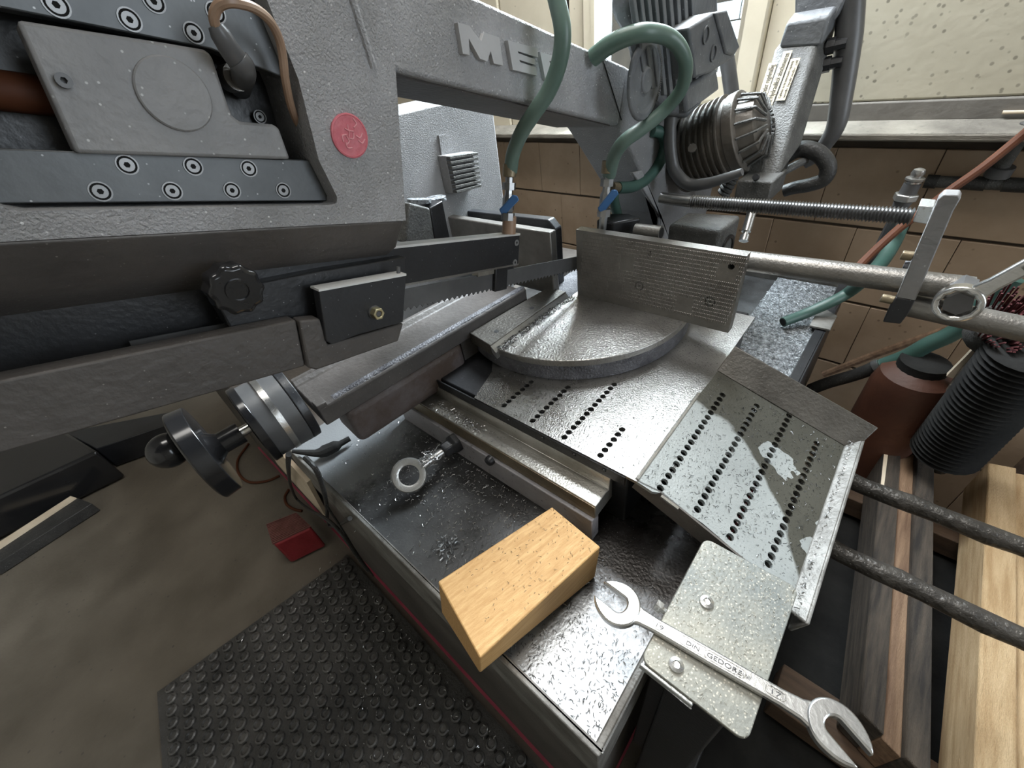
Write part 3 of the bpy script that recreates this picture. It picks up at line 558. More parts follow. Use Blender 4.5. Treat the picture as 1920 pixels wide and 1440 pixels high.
# ================================================================== COLUMN BEHIND THE BOW
col = thing('rear_column', 'grey hammertone column behind the bow with a small finned block', 'column', (-1.9, 1.6, -.27))
XC = -1.75
p0 = PX(930, 240, XC); p1 = PX(944, 420, XC); p2 = PX(748, 216, XC); y1 = p1.y; y0 = PX(748, 400, XC).y-.3
b = MB(); zt = PX(840, 200, XC).z
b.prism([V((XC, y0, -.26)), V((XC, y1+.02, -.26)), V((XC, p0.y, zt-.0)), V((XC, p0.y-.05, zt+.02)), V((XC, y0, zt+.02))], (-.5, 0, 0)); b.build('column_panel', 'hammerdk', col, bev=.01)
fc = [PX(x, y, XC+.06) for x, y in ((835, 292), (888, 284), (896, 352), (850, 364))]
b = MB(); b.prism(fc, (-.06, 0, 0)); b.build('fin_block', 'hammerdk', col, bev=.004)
for i in range(8):
    t0 = (i+.12)/8; t1 = (i+.72)/8
    q = [fc[0].lerp(fc[3], t0), fc[1].lerp(fc[2], t0), fc[1].lerp(fc[2], t1), fc[0].lerp(fc[3], t1)]
    b = MB(); b.prism(q, (.03, 0, 0)); b.build('fin', 'cyl', col, bev=.002)
b = MB(); b.prism([PX(x, y, XC+.012) for x, y in ((823, 254), (837, 252), (842, 290), (829, 296))], (-.012, 0, 0)); b.build('strip', 'hammerdk', col)
b = MB(); b.prism([PX(x, y, -1.3) for x, y in ((768, 380), (806, 390), (816, 452), (760, 456))], (-.10, 0, 0)); horn = b.build('guide_horn', 'cyl', bow, bev=.006)
b = MB(); b.prism([PX(x, y, -1.3) for x, y in ((806, 390), (830, 376), (845, 450), (816, 452))], (-.11, 0, 0)); b.build('horn_side', 'black', horn, bev=.004)
b = MB(); b.tube([PX(786, 380, -1.35), PX(787, 379, -1.35)+V((0, 0, .012))], .045, 16); b.tube([PX(818, 377, -1.38), PX(818, 376, -1.38)+V((0, 0, .012))], .042, 16); b.build('chip_cap', 'chipbed', horn)
# ================================================================== GEAR MOTOR (on the rear of the bow)
mot = thing('gear_motor', 'dusty blue grey geared motor with ribbed housing and terminal box under the window', 'motor', (-.6, 2.0, .9))
XM = -.86
b = MB(); b.prism([PX(x, y, XM) for x, y in ((1148, -30), (1141, 14), (1148, 40), (1162, 62), (1176, 100), (1183, 140), (1200, 190), (1225, 215), (1262, 222), (1285, 200), (1300, 165), (1318, 120), (1316, 60), (1312, -30))], (.07, 0, 0)); b.build('gear_housing', 'motor', mot, bev=.02, seg=3)
for i in range(9):
    x0 = 1176+14*i; b = MB(); xa = XM+.068
    b.prism([PX(x0, -12, xa), PX(x0+6, -12, xa), PX(x0+32-2*i, 185-6*abs(i-4), xa), PX(x0+26-2*i, 185-6*abs(i-4), xa)], (.016, 0, 0)); b.build('rib', 'motor', mot, bev=.003)
gc = PX(1206, 152, XM+.07); b = MB(); b.lathe(gc, E3, [(0, .115), (.012, .112), (.016, .09), (.008, .085), (.008, .04), (.018, .035)], 36); b.build('round_cover', 'motor', mot, bev=.004)
b = MB()
for i in range(30):
    a = math.radians(70-3.2*i); p = gc+E3*.013+E1*(.098*math.cos(a))+E2*(.098*math.sin(a)); b.tube([p, p+E1*(.012*math.cos(a))+E2*(.012*math.sin(a))], .003, 5)
b.build('knurled_rim', 'cyl', mot)
b = MB(); b.prism([PX(x, y, -.70) for x, y in ((1292, 52), (1340, 22), (1362, 18), (1386, 90), (1374, 110), (1334, 136), (1304, 146))], (-.13, 0, 0)); tb = b.build('terminal_box', 'motor', mot, bev=.008)
b = MB(); b.prism([PX(x, y, -.69) for x, y in ((1342, 24), (1364, 18), (1388, 88), (1374, 104), (1362, 100))], (-.20, 0, 0)); b.build('box_lid', 'motor', tb, bev=.006)
for x, y in ((1322, 66), (1336, 100)):
    p = PX(x, y, -.70); b = MB(); b.prismh(circ(p+E3*.006, E1, E2, .026, 18), [circ(p+E3*.006, E1, E2, .021, 18)], (-.007, 0, 0)); b.build('knockout', 'motor', tb)
b = MB(); b.prism([PX(x, y, -.76) for x, y in ((1285, 165), (1345, 128), (1350, 168), (1288, 214))], (-.16, 0, 0)); b.build('motor_foot', 'motor', mot, bev=.012)
# finned motor: axis along X
MC = PY(1300, 284, 2.25); MCx = PY(1384, 252, 2.25)
md = (MCx-MC).normalized(); Lm = (MCx-MC).length; rM = .175
prof = [(-.06, .12), (-.06, rM-.02)]
for i in range(9):
    h = -.05+.027*i; prof += [(h, rM-.016), (h, rM), (h+.007, rM), (h+.007, rM-.016)]
b = MB(); b.lathe(MC, md, prof+[(.20, rM-.02)], 40); b.build('finned_body', 'motorbr', mot)
b = MB(); b.lathe(MC, md, [(.19, rM-.01), (.235, rM-.008), (.24, rM-.03), (.24, .05)], 40); b.build('end_ring', 'motorbr', mot, bev=.004)
b = MB(); b.lathe(MC, md, [(.23, rM-.035), (.30, rM-.055), (.315, .06), (.32, .0001)], 36); fc_ = b.build('fan_cowl', 'motorbr', mot)
u_ = md.orthogonal().normalized(); w_ = md.cross(u_)
for i in range(16):
    a = 2*math.pi*i/16; e = u_*math.cos(a)+w_*math.sin(a)
    b = MB(); b.tube([MC+md*.24+e*(rM-.028), MC+md*.312+e*(rM-.055), MC+md*.33+e*.05], .0062, 6); b.build('cowl_rib', 'cyl', fc_)
b = MB(); p = PY(1298, 278, 2.05); b.lathe(p, p-MC, [(0, .02), (.02, .018)], 8); b.build('cap_bolt', 'motorbr', mot)

# black cables around the motor
def hose(name, label, cat, pts, r, m, group=None, res=6, n=12):
    b = MB(); b.tube(pts, r, n, res); o = b.build(name, m); return tag(o, label, cat, group)
hose('motor_cable', 'thick black cable running down behind the motor from its terminal box', 'cable', [PY(x, y, 2.6) for x, y in ((1362, 105), (1370, 160), (1378, 220), (1386, 262), (1390, 300))], .034, 'greyplas')
hose('looped_cable', 'black cable loop hanging below the finned motor', 'cable', [PY(x, y, 1.95) for x, y in ((1258, 215), (1256, 250), (1258, 290), (1266, 322), (1290, 345), (1325, 344), (1365, 332), (1392, 322))], [.026, .026, .026, .026, .024, .02, .015], 'greyplas')

# ================================================================== HYDRAULIC CYLINDER
hyd = thing('hydraulic_cylinder', 'tall dusty black hydraulic cylinder housing with two yellowed printed labels', 'cylinder', tuple(PY(1415, 400, 2.2)))
c0 = PY(1387, 336, 2.2); c1 = PY(1458, 336, 2.2); c2 = PY(1451, 92, 2.52); c3 = PY(1531, 86, 2.52)
dpt = V((.02, .20, .09))
b = MB(); b.add([c0, c1, c3, c2, c0+dpt, c1+dpt, c3+dpt, c2+dpt], [[0, 1, 2, 3], [7, 6, 5, 4], [0, 4, 5, 1], [1, 5, 6, 2], [2, 6, 7, 3], [3, 7, 4, 0]]); hb = b.build('housing', 'cyl', hyd, bev=.014, seg=3)
up = (c2-c0).normalized(); rt = (c1-c0).normalized(); nf = rt.cross(up).normalized()
c4 = PY(1474, 42, 2.53); c5 = PY(1556, 30, 2.53); c6 = PY(1456, 92, 2.50)+V((0, .02, 0)); c7 = PY(1538, 88, 2.50)+V((0, .02, 0))
b = MB(); b.add([c6, c7, c5, c4]+[p+dpt*1.1 for p in (c6, c7, c5, c4)], [[0, 1, 2, 3], [7, 6, 5, 4], [0, 4, 5, 1], [1, 5, 6, 2], [2, 6, 7, 3], [3, 7, 4, 0]]); b.build('upper_head', 'motor', hyd, bev=.012)
d0 = PY(1490, -60, 2.62); d1 = PY(1615, -60, 2.62); d2 = PY(1488, 45, 2.58); d3 = PY(1566, 40, 2.58)
b = MB(); b.add([d2, d3, d1, d0]+[p+dpt for p in (d2, d3, d1, d0)], [[0, 1, 2, 3], [7, 6, 5, 4], [0, 4, 5, 1], [1, 5, 6, 2], [2, 6, 7, 3], [3, 7, 4, 0]]); b.build('top_bracket', 'motor', hyd, bev=.01)
e = [PY(x, y, 2.21) for x, y in ((1390, 340), (1457, 340), (1450, 362), (1398, 360))]; b = MB(); b.prism(e, (0, .15, .05)); b.build('neck', 'black', hyd, bev=.008)
e = [PY(x, y, 2.10) for x, y in ((1389, 326), (1455, 328), (1449, 352), (1383, 348))]
b = MB(); b.aabb((e[3].x, 2.08, e[3].z-.06), (e[2].x, 2.3, e[0].z-.02)); b.build('lower_yoke', 'cyl', hyd, bev=.008)
yk = PY(1418, 333, 2.08); b = MB(); b.lathe(yk, (0, -1, .4), [(0, .014), (.02, .012)], 12); b.build('yoke_bolt', 'black', hyd)
r0 = PY(1417, 372, 2.15); r1_ = PY(1394, 452, 2.02)
b = MB(); b.lathe(PY(1417, 362, 2.15), r1_-r0, [(0, .05), (.03, .05), (.035, .02)], 20); b.build('gland', 'black', hyd)
b = MB(); b.tube([r0, r0.lerp(r1_, .78)], .02, 16); b.tube([r0.lerp(r1_, .78), r0.lerp(r1_, .86)], .012, 12); b.tube([r0.lerp(r1_, .86), r1_], .02, 16); b.build('piston_rod', 'chrome', hyd)
b = MB(); q = PY(1536, 92, 2.5); b.prism([PY(x, y, 2.60) for x, y in ((1466, 300), (1478, 296), (1532, 150), (1528, 130), (1520, 140))], (0, .05, 0)); b.build('side_plate', 'rail', hyd)
for y in (92, 126): b = MB(); p = PY(1533 if y < 100 else 1526, y, 2.6); b.lathe(p, (1, .1, .1), [(0, .022), (.03, .022), (.03, .03), (.06, .03), (.06, .022), (.1, .022)], 8); b.build('hose_fitting', 'black', hyd)
# printed labels on the housing
def label_strip(a0, a1, wd, txts):
    p0 = PYf(a0); p1 = PYf(a1); ax = (p1-p0).normalized(); ay = nf.cross(ax).normalized()
    b = MB(); b.box(p0-ay*wd*.5+nf*.001, p1-p0, ay*wd, nf*.002); lb = b.build('label', 'label', hyd)
    for k, (txt, off, size) in enumerate(txts):
        text_on(txt, p0+ay*off+ax*.01+nf*.0034, ax, ay, size, lb, (p1-p0).length-.02)
def PYf(p):
    r = ray(*p); k = (c0-CC).dot(nf)/r.dot(nf); return CC+r*k
def text_on(txt, o, ax, ay, size, parent, fit=None, depth=.0006, material='ink', name='print'):
    cu = bpy.data.curves.new('t', 'FONT'); cu.body = txt; cu.size = 1; cu.extrude = 0
    to = bpy.data.objects.new('t', cu); COL.objects.link(to)
    dg = bpy.context.evaluated_depsgraph_get(); me = bpy.data.meshes.new_from_object(to.evaluated_get(dg))
    bpy.data.objects.remove(to)
    wdt = max(v.co.x for v in me.vertices); sx = size if fit is None else fit/wdt
    b = MB(); az = V(ax).cross(V(ay)).normalized()
    vs = [V(o)+V(ax)*(v.co.x*sx)+V(ay)*(v.co.y*size) for v in me.vertices]; fs = [list(p.vertices) for p in me.polygons]
    b.add(vs, fs); b.add([p+az*depth for p in vs], fs)
    bpy.data.meshes.remove(me)
    return b.build(name, material, parent, smooth=False)
label_strip((1427, 190), (1450, 118), .034, [('Zylinder regelmäßig', -.010, .030)])
label_strip((1438, 203), (1478, 96), .034, [('mit Hydrauliköl abschmieren', -.010, .030)])
label_strip((1463, 189), (1492, 110), .036, [('Cylinder to be lubricated regularly', .003, .014), ('with hydraulic oil', -.014, .014)])
hose('hydraulic_hose', 'long black hydraulic hose hanging beside the cylinder on the cream panel', 'hose', [PY(x, y, 2.65) for x, y in ((1596, -20), (1592, 60), (1586, 120), (1578, 180), (1568, 235), (1548, 270), (1530, 292), (1508, 305))], [.05, .05, .046, .042, .036, .03, .03], 'greyplas')
hose('curled_hose', 'curled black hose end looping out below the hydraulic cylinder', 'hose', [PY(x, y, 2.5) for x, y in ((1470, 295), (1500, 280), (1532, 286), (1552, 310), (1546, 335), (1520, 346), (1490, 352), (1470, 358))], [.035, .036, .034, .034, .032, .03, .028], 'rubber')
b = MB(); b.tube([PY(1455, 330, 2.35), PY(1480, 316, 2.4), PY(1510, 300, 2.5)], .018, 10, 4); tag(b.build('grey_tube', 'cyl'), 'short grey tube behind the curled black hose', 'tube')
b = MB(); n_ = 40
for i in range(9):
    p = PY(1392-4*i, 295+8*i, 2.45); b.lathe(p, (-.3, -.1, -.5), [(0, .03), (.006, .036), (.014, .036), (.02, .03)], 16)
tag(b.build('corrugated_tube', 'cyl'), 'short grey corrugated tube beside the cylinder foot', 'tube', kind='thing')

# ================================================================== HINGE BLOCK, STOP ROD AND NOZZLES BEHIND THE JAW
hin = thing('hinge_block', 'square grey casting block with bored side behind the vise jaw', 'casting', (-.55, 1.75, -.1))
k = [PZ(x, y, .36) for x, y in ((1253, 421), (1352, 433), (1390, 403), (1290, 397))]
b = MB(); b.prism(k, (0, 0, -.40)); b.build('block', 'cyl', hin, bev=.015, seg=3)
p = (k[1]+k[2])/2+V((0, 0, -.12)); nn = (k[2]-k[1]).cross(ZA).normalized(); b = MB(); b.prismh(circ(p+nn*.006, (k[2]-k[1]).normalized(), ZA, .07, 24), [circ(p+nn*.006, (k[2]-k[1]).normalized(), ZA, .055, 24)], -nn*.02); b.build('bore_ring', 'black', hin)
noz = thing('coolant_nozzle_block', 'black nozzle block with a short pipe stub just behind the vise jaw', 'nozzle', tuple(PY(1160, 430, 1.6)))
b = MB(); b.prism([PZ(x, y, .40) for x, y in ((1118, 412), (1150, 418), (1202, 408), (1180, 400), (1145, 400))], (0, 0, -.12)); b.build('block', 'black', noz, bev=.008)
b = MB(); a_ = PY(1192, 432, 1.58); c_ = PY(1240, 437, 1.58); b.tube([a_, c_], .028, 18); b.build('pipe_stub', 'jaw', noz)
b = MB(); b.lathe(c_, c_-a_, [(0, .021), (.001, .021)], 18); b.build('pipe_bore', 'hole', noz)

# ================================================================== COOLANT HOSES WITH VALVES
def valve(t, p, up, sc, lever_ang, lname):
    up = V(up).normalized(); sd = up.orthogonal(); sd = V((1, 0, 0))-up*up.x; sd.normalize(); fr = up.cross(sd)
    b = MB(); b.lathe(p, up, [(-.10*sc, .015*sc), (-.055*sc, .015*sc), (-.055*sc, .025*sc), (-.03*sc, .025*sc), (-.03*sc, .015*sc), (-.018*sc, .021*sc), (.018*sc, .021*sc), (.03*sc, .014*sc), (.045*sc, .014*sc), (.045*sc, .024*sc), (.068*sc, .024*sc), (.068*sc, .014*sc), (.085*sc, .014*sc)], 8); b.build('valve_body', 'screwrod', t)
    b = MB(); b.lathe(p, up, [(.085*sc, .024*sc), (.125*sc, .024*sc)], 18); b.build('hose_clip', 'brass', t, bev=.002)
    b = MB(); q = p+V((.02, -.02, 0))*sc+up*.005*sc; ld = sd*math.cos(lever_ang)+up*math.sin(lever_ang)
    b.lathe(q, V((.7, -.7, 0)), [(-.02*sc, .008*sc), (.006*sc, .008*sc)], 10); b.build('lever_pin', 'chrome', t)
    b = MB(); pn = V((.7, -.7, 0)).normalized(); lw = pn.cross(ld).normalized()
    b.prism([q+ld*a_+lw*c_ for a_, c_ in ((-.040*sc, -.014*sc), (.040*sc, -.014*sc), (.048*sc, 0), (.040*sc, .014*sc), (-.040*sc, .014*sc), (-.048*sc, 0))], pn*.010*sc); b.build('valve_lever', lname, t, bev=.003)
v1 = thing('coolant_valve', 'small brass coolant valve with blue lever on the blade guide bar', 'valve', tuple(PX(955, 436, -1.0)))
vp = PX(953, 382, -1.0); valve(v1, vp, PX(958, 318, -1.0)-PX(953, 436, -1.0), .95, .7, 'blue')
b = MB(); b.lathe(PX(954, 438, -1.0), E2, [(0, .024), (.055, .024), (.06, .018)], 16); b.build('copper_spigot', 'cable', v1)
hose('coolant_hose', 'pale green coolant hose arching down in front of the raised letters', 'hose', [PX(x, y, d) for x, y, d in ((1033, -40, -.84), (1044, 0, -.82), (1055, 60, -.80), (1049, 115, -.81), (1030, 168, -.84), (1004, 208, -.88), (980, 245, -.93), (963, 285, -.98), (957, 322, -1.0))], .0225, 'hose', 'green coolant hoses', n=16)
v2 = thing('coolant_valve', 'small brass coolant valve with blue lever beside the rear bow leg', 'valve', tuple(PX(1133, 410, -.92)))
vp = PX(1135, 375, -.92); valve(v2, vp, PX(1140, 325, -.92)-PX(1132, 405, -.92), 1.15, .9, 'blue')
b = MB(); b.tube([PX(1146, 350, -.92), PX(1160, 352, -.92)], .02, 12); b.build('tee', 'brass', v2)
hose('coolant_hose', 'pale green coolant hose in a big loop in front of the motor', 'hose', [PX(x, y, d) for x, y, d in ((1112, 108, -.89), (1140, 86, -.84), (1172, 70, -.79), (1210, 61, -.74), (1250, 68, -.71), (1276, 92, -.68), (1286, 128, -.67), (1276, 170, -.69), (1246, 206, -.74), (1208, 238, -.79), (1172, 264, -.84), (1152, 292, -.89), (1142, 330, -.92))], [.026, .026, .025, .024, .023, .022, .022, .022, .023, .024, .025, .026, .026], 'hose', 'green coolant hoses', n=16)
hose('branch_hose', 'dark green branch hose curling from the tee up beside the leg', 'hose', [PX(x, y, d) for x, y, d in ((1158, 352, -.92), (1185, 350, -.91), (1212, 336, -.90), (1236, 306, -.89), (1247, 272, -.88), (1240, 250, -.88), (1222, 245, -.9))], .024, 'hosedk', 'green coolant hoses', n=14)
hose('drop_hose', 'dark green hose dropping straight down beside the blue valve', 'hose', [PX(x, y, -.94) for x, y in ((1150, 355), (1152, 380), (1158, 405), (1162, 425))], .022, 'hosedk', n=12)
# ================================================================== THINGS IN THE TRAY
eye = thing('eye_bolt', 'bright steel eye ring bolted to the vise rail above the tray', 'eye bolt', (-1.06, .45, -.2))
ec = PZ(767, 891, -.185); en = (CC-ec).normalized()
nb = PY(850, 833, .585)
b = MB(); b.lathe(ec, en, [(-.010, .039), (-.013, .046), (-.011, .062), (0, .067), (.011, .062), (.013, .046), (.010, .039), (-.010, .039)], 40, caps=False); b.build('eye_ring', 'steel', eye)
sd = (nb-ec).normalized()
b = MB(); b.tube([ec+sd*.06, nb-sd*.01], .0175, 16); b.build('shank', 'steel', eye)
b = MB(); b.lathe(nb-sd*.055, sd, [(0, .030), (.012, .034), (.04, .034), (.05, .045), (.075, .045)], 6); b.build('hex_nut', 'black', eye, bev=.004)
b = MB()
for i in range(70):
    p = ec+sd*random.uniform(.045, .11)+V((random.gauss(0, .012), random.gauss(0, .012), random.uniform(.008, .03))); q = V((random.gauss(0, .01), random.gauss(0, .01), random.gauss(0, .008)))
    b.tube([p, p+q, p+q+V((random.gauss(0, .008), random.gauss(0, .008), 0))], .0018, 4)
tag(b.build('stuck_chips', 'chips', eye), kind='stuff')
# wooden block
T = [PZ(900, 1235, -.064), PZ(1126, 1025, -.117), PZ(1035, 950, -.102), PZ(821, 1090, -.049)]
Bt = [PZ(900, 1262, -.218), PZ(1116, 1082, -.266), None, PZ(828, 1148, -.205)]; Bt[2] = Bt[1]+T[2]-T[1]
b = MB(); b.add(T+Bt, [[0, 1, 2, 3], [7, 6, 5, 4], [0, 4, 5, 1], [1, 5, 6, 2], [2, 6, 7, 3], [3, 7, 4, 0]])
blk = b.build('wooden_block', 'wood', bev=.004); tag(blk, 'pale sawn wooden block lying tilted across the tray rim', 'wood block')
# ================================================================== SUPPORT PLATE AND WRENCH
sup = thing('support_plate', 'chip strewn zinc plate with two screws on a black post beside the tray', 'plate', (.02, .5, -1.0))
def rrect(x0, x1, y0, y1, r, z, n=5):
    out = []
    for cx, cy, a in ((x1-r, y1-r, 0), (x0+r, y1-r, 90), (x0+r, y0+r, 180), (x1-r, y0+r, 270)):
        out += [V((cx+r*math.cos(math.radians(a+90*i/n)), cy+r*math.sin(math.radians(a+90*i/n)), z)) for i in range(n+1)]
    return out
b = MB(); b.prism(rrect(-.088, .130, .325, .686, .02, -.06), (0, 0, -.010)); pl = b.build('top_plate', 'zincdirty', sup, bev=.002)
b = MB(); b.aabb((-.085, .318, -.085), (.03, .326, -.068)); b.aabb((-.085, .318, -.09), (.03, .40, -.085)); b.build('bent_flange', 'zinc', sup, bev=.002)
b = MB(); b.aabb((-.03, .36, -1.88), (.10, .63, -.09)); b.build('post', 'black', sup, bev=.008)
b = MB(); b.aabb((-.075, .40, -1.2), (-.03, .45, -.10)); b.build('post_angle', 'black', sup, bev=.004)
for x, y in ((-.023, .527), (-.024, .363)):
    b = MB(); b.lathe((x, y, -.06), ZA, [(0, .0165), (.006, .015), (.0085, .008), (.004, .007), (.003, .0)], 20); b.build('button_screw', 'chrome', sup)
b = MB(); p = PZ(1240, 1142, -.075); b.lathe(p, (-1, 0, .2), [(-.02, .008), (0, .008), (0, .015), (.016, .015)], 6); b.build('hex_bolt', 'steel', sup)
wr = thing('double_open_wrench', 'satin steel double open end wrench lying across the zinc plate', 'wrench', (.02, .41, -.05))
zt = -.045
cL = PZ(1160, 1132, zt); cR = PZ(1568, 1366, zt); ax = (cR-cL).normalized(); ay = ZA.cross(ax)
mL = (PZ(1126, 1106, zt)-cL).normalized(); mR = (PZ(1612, 1417, zt)-cR).normalized()
def head(c, d, R, hw):
    e = ZA.cross(d); pts = []
    a0 = math.asin(hw/(R*1.18)); n = 30
    for i in range(n+1):
        a = a0+(2*math.pi-2*a0)*i/n; r = R*(1+.20*max(0, math.cos(a))**3)
        pts.append(c+d*(r*math.cos(a))+e*(r*math.sin(a)))
    for i in range(9):
        a = -math.pi/2-math.pi*i/8
        pts.append(c+d*(-.004+.7*hw*math.cos(a))+e*(hw*math.sin(a)))
    b = MB(); b.prism([p+V((0, 0, .006)) for p in pts], (0, 0, -.022)); return b
head(cL, mL, .051, .0205).build('jaw_head', 'chrome', wr, bev=.004)
head(cR, mR, .0475, .0185).build('jaw_head', 'chrome', wr, bev=.004)
L_ = (cR-cL).length
def sp(l, q, z=0): return cL+ax*l+ay*q+V((0, 0, z))
pf = [(.035, .026), (.055, .018), (.09, .0155), (L_*.5, .0165), (L_-.09, .0155), (L_-.055, .018), (L_-.035, .026)]
b = MB(); b.prism([sp(l, q, .004) for l, q in pf]+[sp(l, -q, .004) for l, q in reversed(pf)], (0, 0, -.018)); b.build('wrench_shank', 'chrome', wr, bev=.004)
def slot(l0, l1, hw_):
    o = [sp(l0-hw_*math.cos(a), hw_*math.sin(a), .0042) for a in [math.pi/2-math.pi*i/8 for i in range(9)]]
    o = [sp(l0+hw_*math.cos(a), hw_*math.sin(a), .0042) for a in [math.pi/2+math.pi*i/8 for i in range(9)]]+[sp(l1+hw_*math.cos(a), hw_*math.sin(a), .0042) for a in [-math.pi/2+math.pi*i/8 for i in range(9)]]
    c = sum(o, V((0, 0, 0)))/len(o); i_ = [p+((c-p)-ax*(c-p).dot(ax)).normalized()*.0016 if abs((p-c).dot(ay)) > .002 else p for p in o]
    b = MB(); b.prismh(o, [[c+(p-c)*(1-.0026/max((p-c).length, .004)) for p in o]], (0, 0, .0012)); return b
b = slot(.087, .105, .0085); b.build('size_cartouche', 'steel', wr)
b = slot(L_-.11, L_-.09, .0085); b.build('size_cartouche', 'steel', wr)
b = slot(.150, L_-.175, .0095); b.build('panel_edge', 'steel', wr)
b = slot(.200, .265, .0088); b.build('panel_edge', 'steel', wr)
text_on('19', sp(.086, -.005, .0044), ax, ay, .013, wr, .020, .0008, 'greyplas', 'raised_print')
text_on('DIN', sp(.155, -.005, .0044), ax, ay, .012, wr, .028, .0008, 'greyplas', 'raised_print')
text_on('GEDORE', sp(.198, -.005, .0044), ax, ay, .013, wr, .068, .0008, 'greyplas', 'raised_print')
text_on('VANADIUM', sp(.283, -.005, .0044), ax, ay, .012, wr, L_-.175-.283, .0008, 'greyplas', 'raised_print')
text_on('17', sp(L_-.110, -.005, .0044), ax, ay, .013, wr, .020, .0008, 'greyplas', 'raised_print')

# ================================================================== MATERIAL STOP (tube, threaded rod, bracket) AND RING SPANNER
stop = thing('material_stop', 'steel material stop of tube, threaded rod and slanted flat bar behind the jaw', 'stop', tuple(PY(1700, 540, 1.6)))
b = MB(); b.tube([V((-.40, 1.6, .300)), V((.232, 1.6, .318))], .0355, 24); b.build('stop_tube', 'jaw', stop)
b = MB(); b.tube([V((.10, 1.60, .243)), V((.9, 1.60, .205))], .034, 24); b.build('extension_tube', 'jaw', stop)
q0 = PY(1238, 371, 1.7); q1 = PY(1296, 378, 1.7); q2 = PY(1712, 406, 1.7)
b = MB(); b.tube([q0, q1], .0215, 18); b.build('plain_end', 'screwrod', stop, bev=.003)
b = MB(); dd = (q2-q1); n = 72; prof = []
for i in range(n): h = dd.length*i/n; prof += [(h, .0185), (h+dd.length/n*.5, .0255)]
b.lathe(q1, dd, prof+[(dd.length, .0165)], 16); b.build('threaded_rod', 'screwrod', stop, ang=20)
tp = [PY(x, y, 1.525) for x, y in ((1769, 365), (1798, 366), (1801, 373), (1788, 395), (1716, 564), (1680, 558), (1758, 375))]
b = MB(); b.prism(tp, (0, .05, 0)); b.build('flat_bar', 'slide', stop, bev=.003)
ft = [PY(x, y, 1.525) for x, y in ((1680, 558), (1716, 564), (1702, 590), (1688, 608), (1655, 604), (1668, 575))]
b = MB(); b.prism(ft, (0, .035, 0)); b.build('bent_foot', 'black', stop, bev=.003)
nk = [PY(x, y, 1.66) for x, y in ((1723, 385), (1752, 388), (1738, 421), (1711, 416))]
b = MB(); b.prism(nk, (0, .07, 0)); b.build('square_nut', 'zinc', stop, bev=.003)
for x0, y0, x1, y1 in ((1690, 478, 1712, 481), (1652, 558, 1676, 563)):
    b = MB(); b.tube([PY(x0, y0, 1.54), PY(x1, y1, 1.54)], .013, 12); b.build('clamp_bolt', 'brass', stop, bev=.002)
b = MB(); b.prism([PY(x, y, 1.66) for x, y in ((1697, 492), (1712, 490), (1688, 545), (1672, 548))], (0, .03, 0)); b.build('clamp_strip', 'castgrey', stop)
rs = thing('ring_spanner', 'chrome ring spanner hooked in front of the stop tube at right', 'wrench', tuple(PY(1797, 567, 1.47)))
yr = 1.47; rc = PY(1797, 567, yr); hx = (PY(1930, 497, 1.47)-rc); hd = hx.normalized()
rn = V((.25, -1, .55)); rn = (rn-hd*rn.dot(hd)).normalized(); rv = rn.cross(hd)
b = MB(); b.prismh(circ(rc+rn*.02, hd, rv, .050, 32), [[rc+rn*.02+hd*(rr*math.cos(a))+rv*(rr*math.sin(a)) for a, rr in [(2*math.pi*i/24, .033 if i % 2 else .0365) for i in range(24)]]], rn*-.035); b.build('ring_head', 'chrome', rs, bev=.006, seg=3)
b = MB(); b.prism([rc+hd*l+rv*q+rn*.012 for l, q in ((.043, .022), (.075, .017), (.6, .024), (.6, -.024), (.075, -.017), (.043, -.022))], rn*-.022); b.build('handle', 'chrome', rs, bev=.006, seg=3)
b = MB(); b.prism([rc+hd*l+rv*q+rn*.0125 for l, q in ((.13, .008), (.58, .012), (.58, -.012), (.13, -.008))], rn*.003); b.build('handle_rib', 'jaw', rs, bev=.002)
b = MB(); b.lathe(rc+rn*.012, -rn, [(0, .031), (.14, .031)], 6); b.build('tube_bolt', 'greyplas', stop)

# ================================================================== ROLLER BARS, TIMBER
for y, r, lb in ((1.335, .029, 'oily black support bar running right from the chute, farther of the two'), (1.027, .029, 'oily black support bar running right from the chute, nearer of the two')):
    b = MB(); pts = [V((.12+.06*i, y+.003*math.sin(i*1.7), -.30+.002*math.sin(i*2.3))) for i in range(32)]
    b.tube(pts, [r*(1+.06*math.sin(i*2.1)) for i in range(32)], 12); tag(b.build('support_bar', 'rod'), lb, 'bar', 'black support bars')
def beam(label, far0, far1, near0, near1, zt, zb, ridge, groove, mr, mg, rest):
    t = thing('grooved_timber', label, 'timber', ((far0[0]+near0[0])/2, (far0[1]+near0[1])/2, zb), 'grooved timbers')
    def pt(end, f, z): a, c = ((far0, far1), (near0, near1))[end]; return V((a[0]+(c[0]-a[0])*f, a[1]+(c[1]-a[1])*f, z))
    def strip(f0, f1, z0, z1):
        b = MB(); q = [pt(0, f0, z1), pt(0, f1, z1), pt(1, f1, z1), pt(1, f0, z1)]; b.prism(q, (0, 0, z0-z1)); return b
    strip(0, ridge[0], zb, zt).build('ridge', mr, t, bev=.006)
    strip(ridge[0], ridge[1], zb, zt-groove).build('groove_board', mg, t, bev=.004)
    strip(ridge[1], 1, zb, zt-.005).build('ridge', mr, t, bev=.006)
    return t
t1 = beam('dark weathered grooved timber with a reddish groove, left of the pale one', (.388, 2.37), (.60, 2.42), (.505, .93), (.70, .86), -.95, -1.18, (.36, .66), .03, 'woodd', 'woodb', None)
b = MB(); b.prism([V((.395, 2.36, -.948)), V((.412, 2.365, -.948)), V((.43, 2.05, -.948)), V((.42, 2.0, -.948))], (0, 0, -.12)); b.build('pale_corner', 'woodlt', t1)
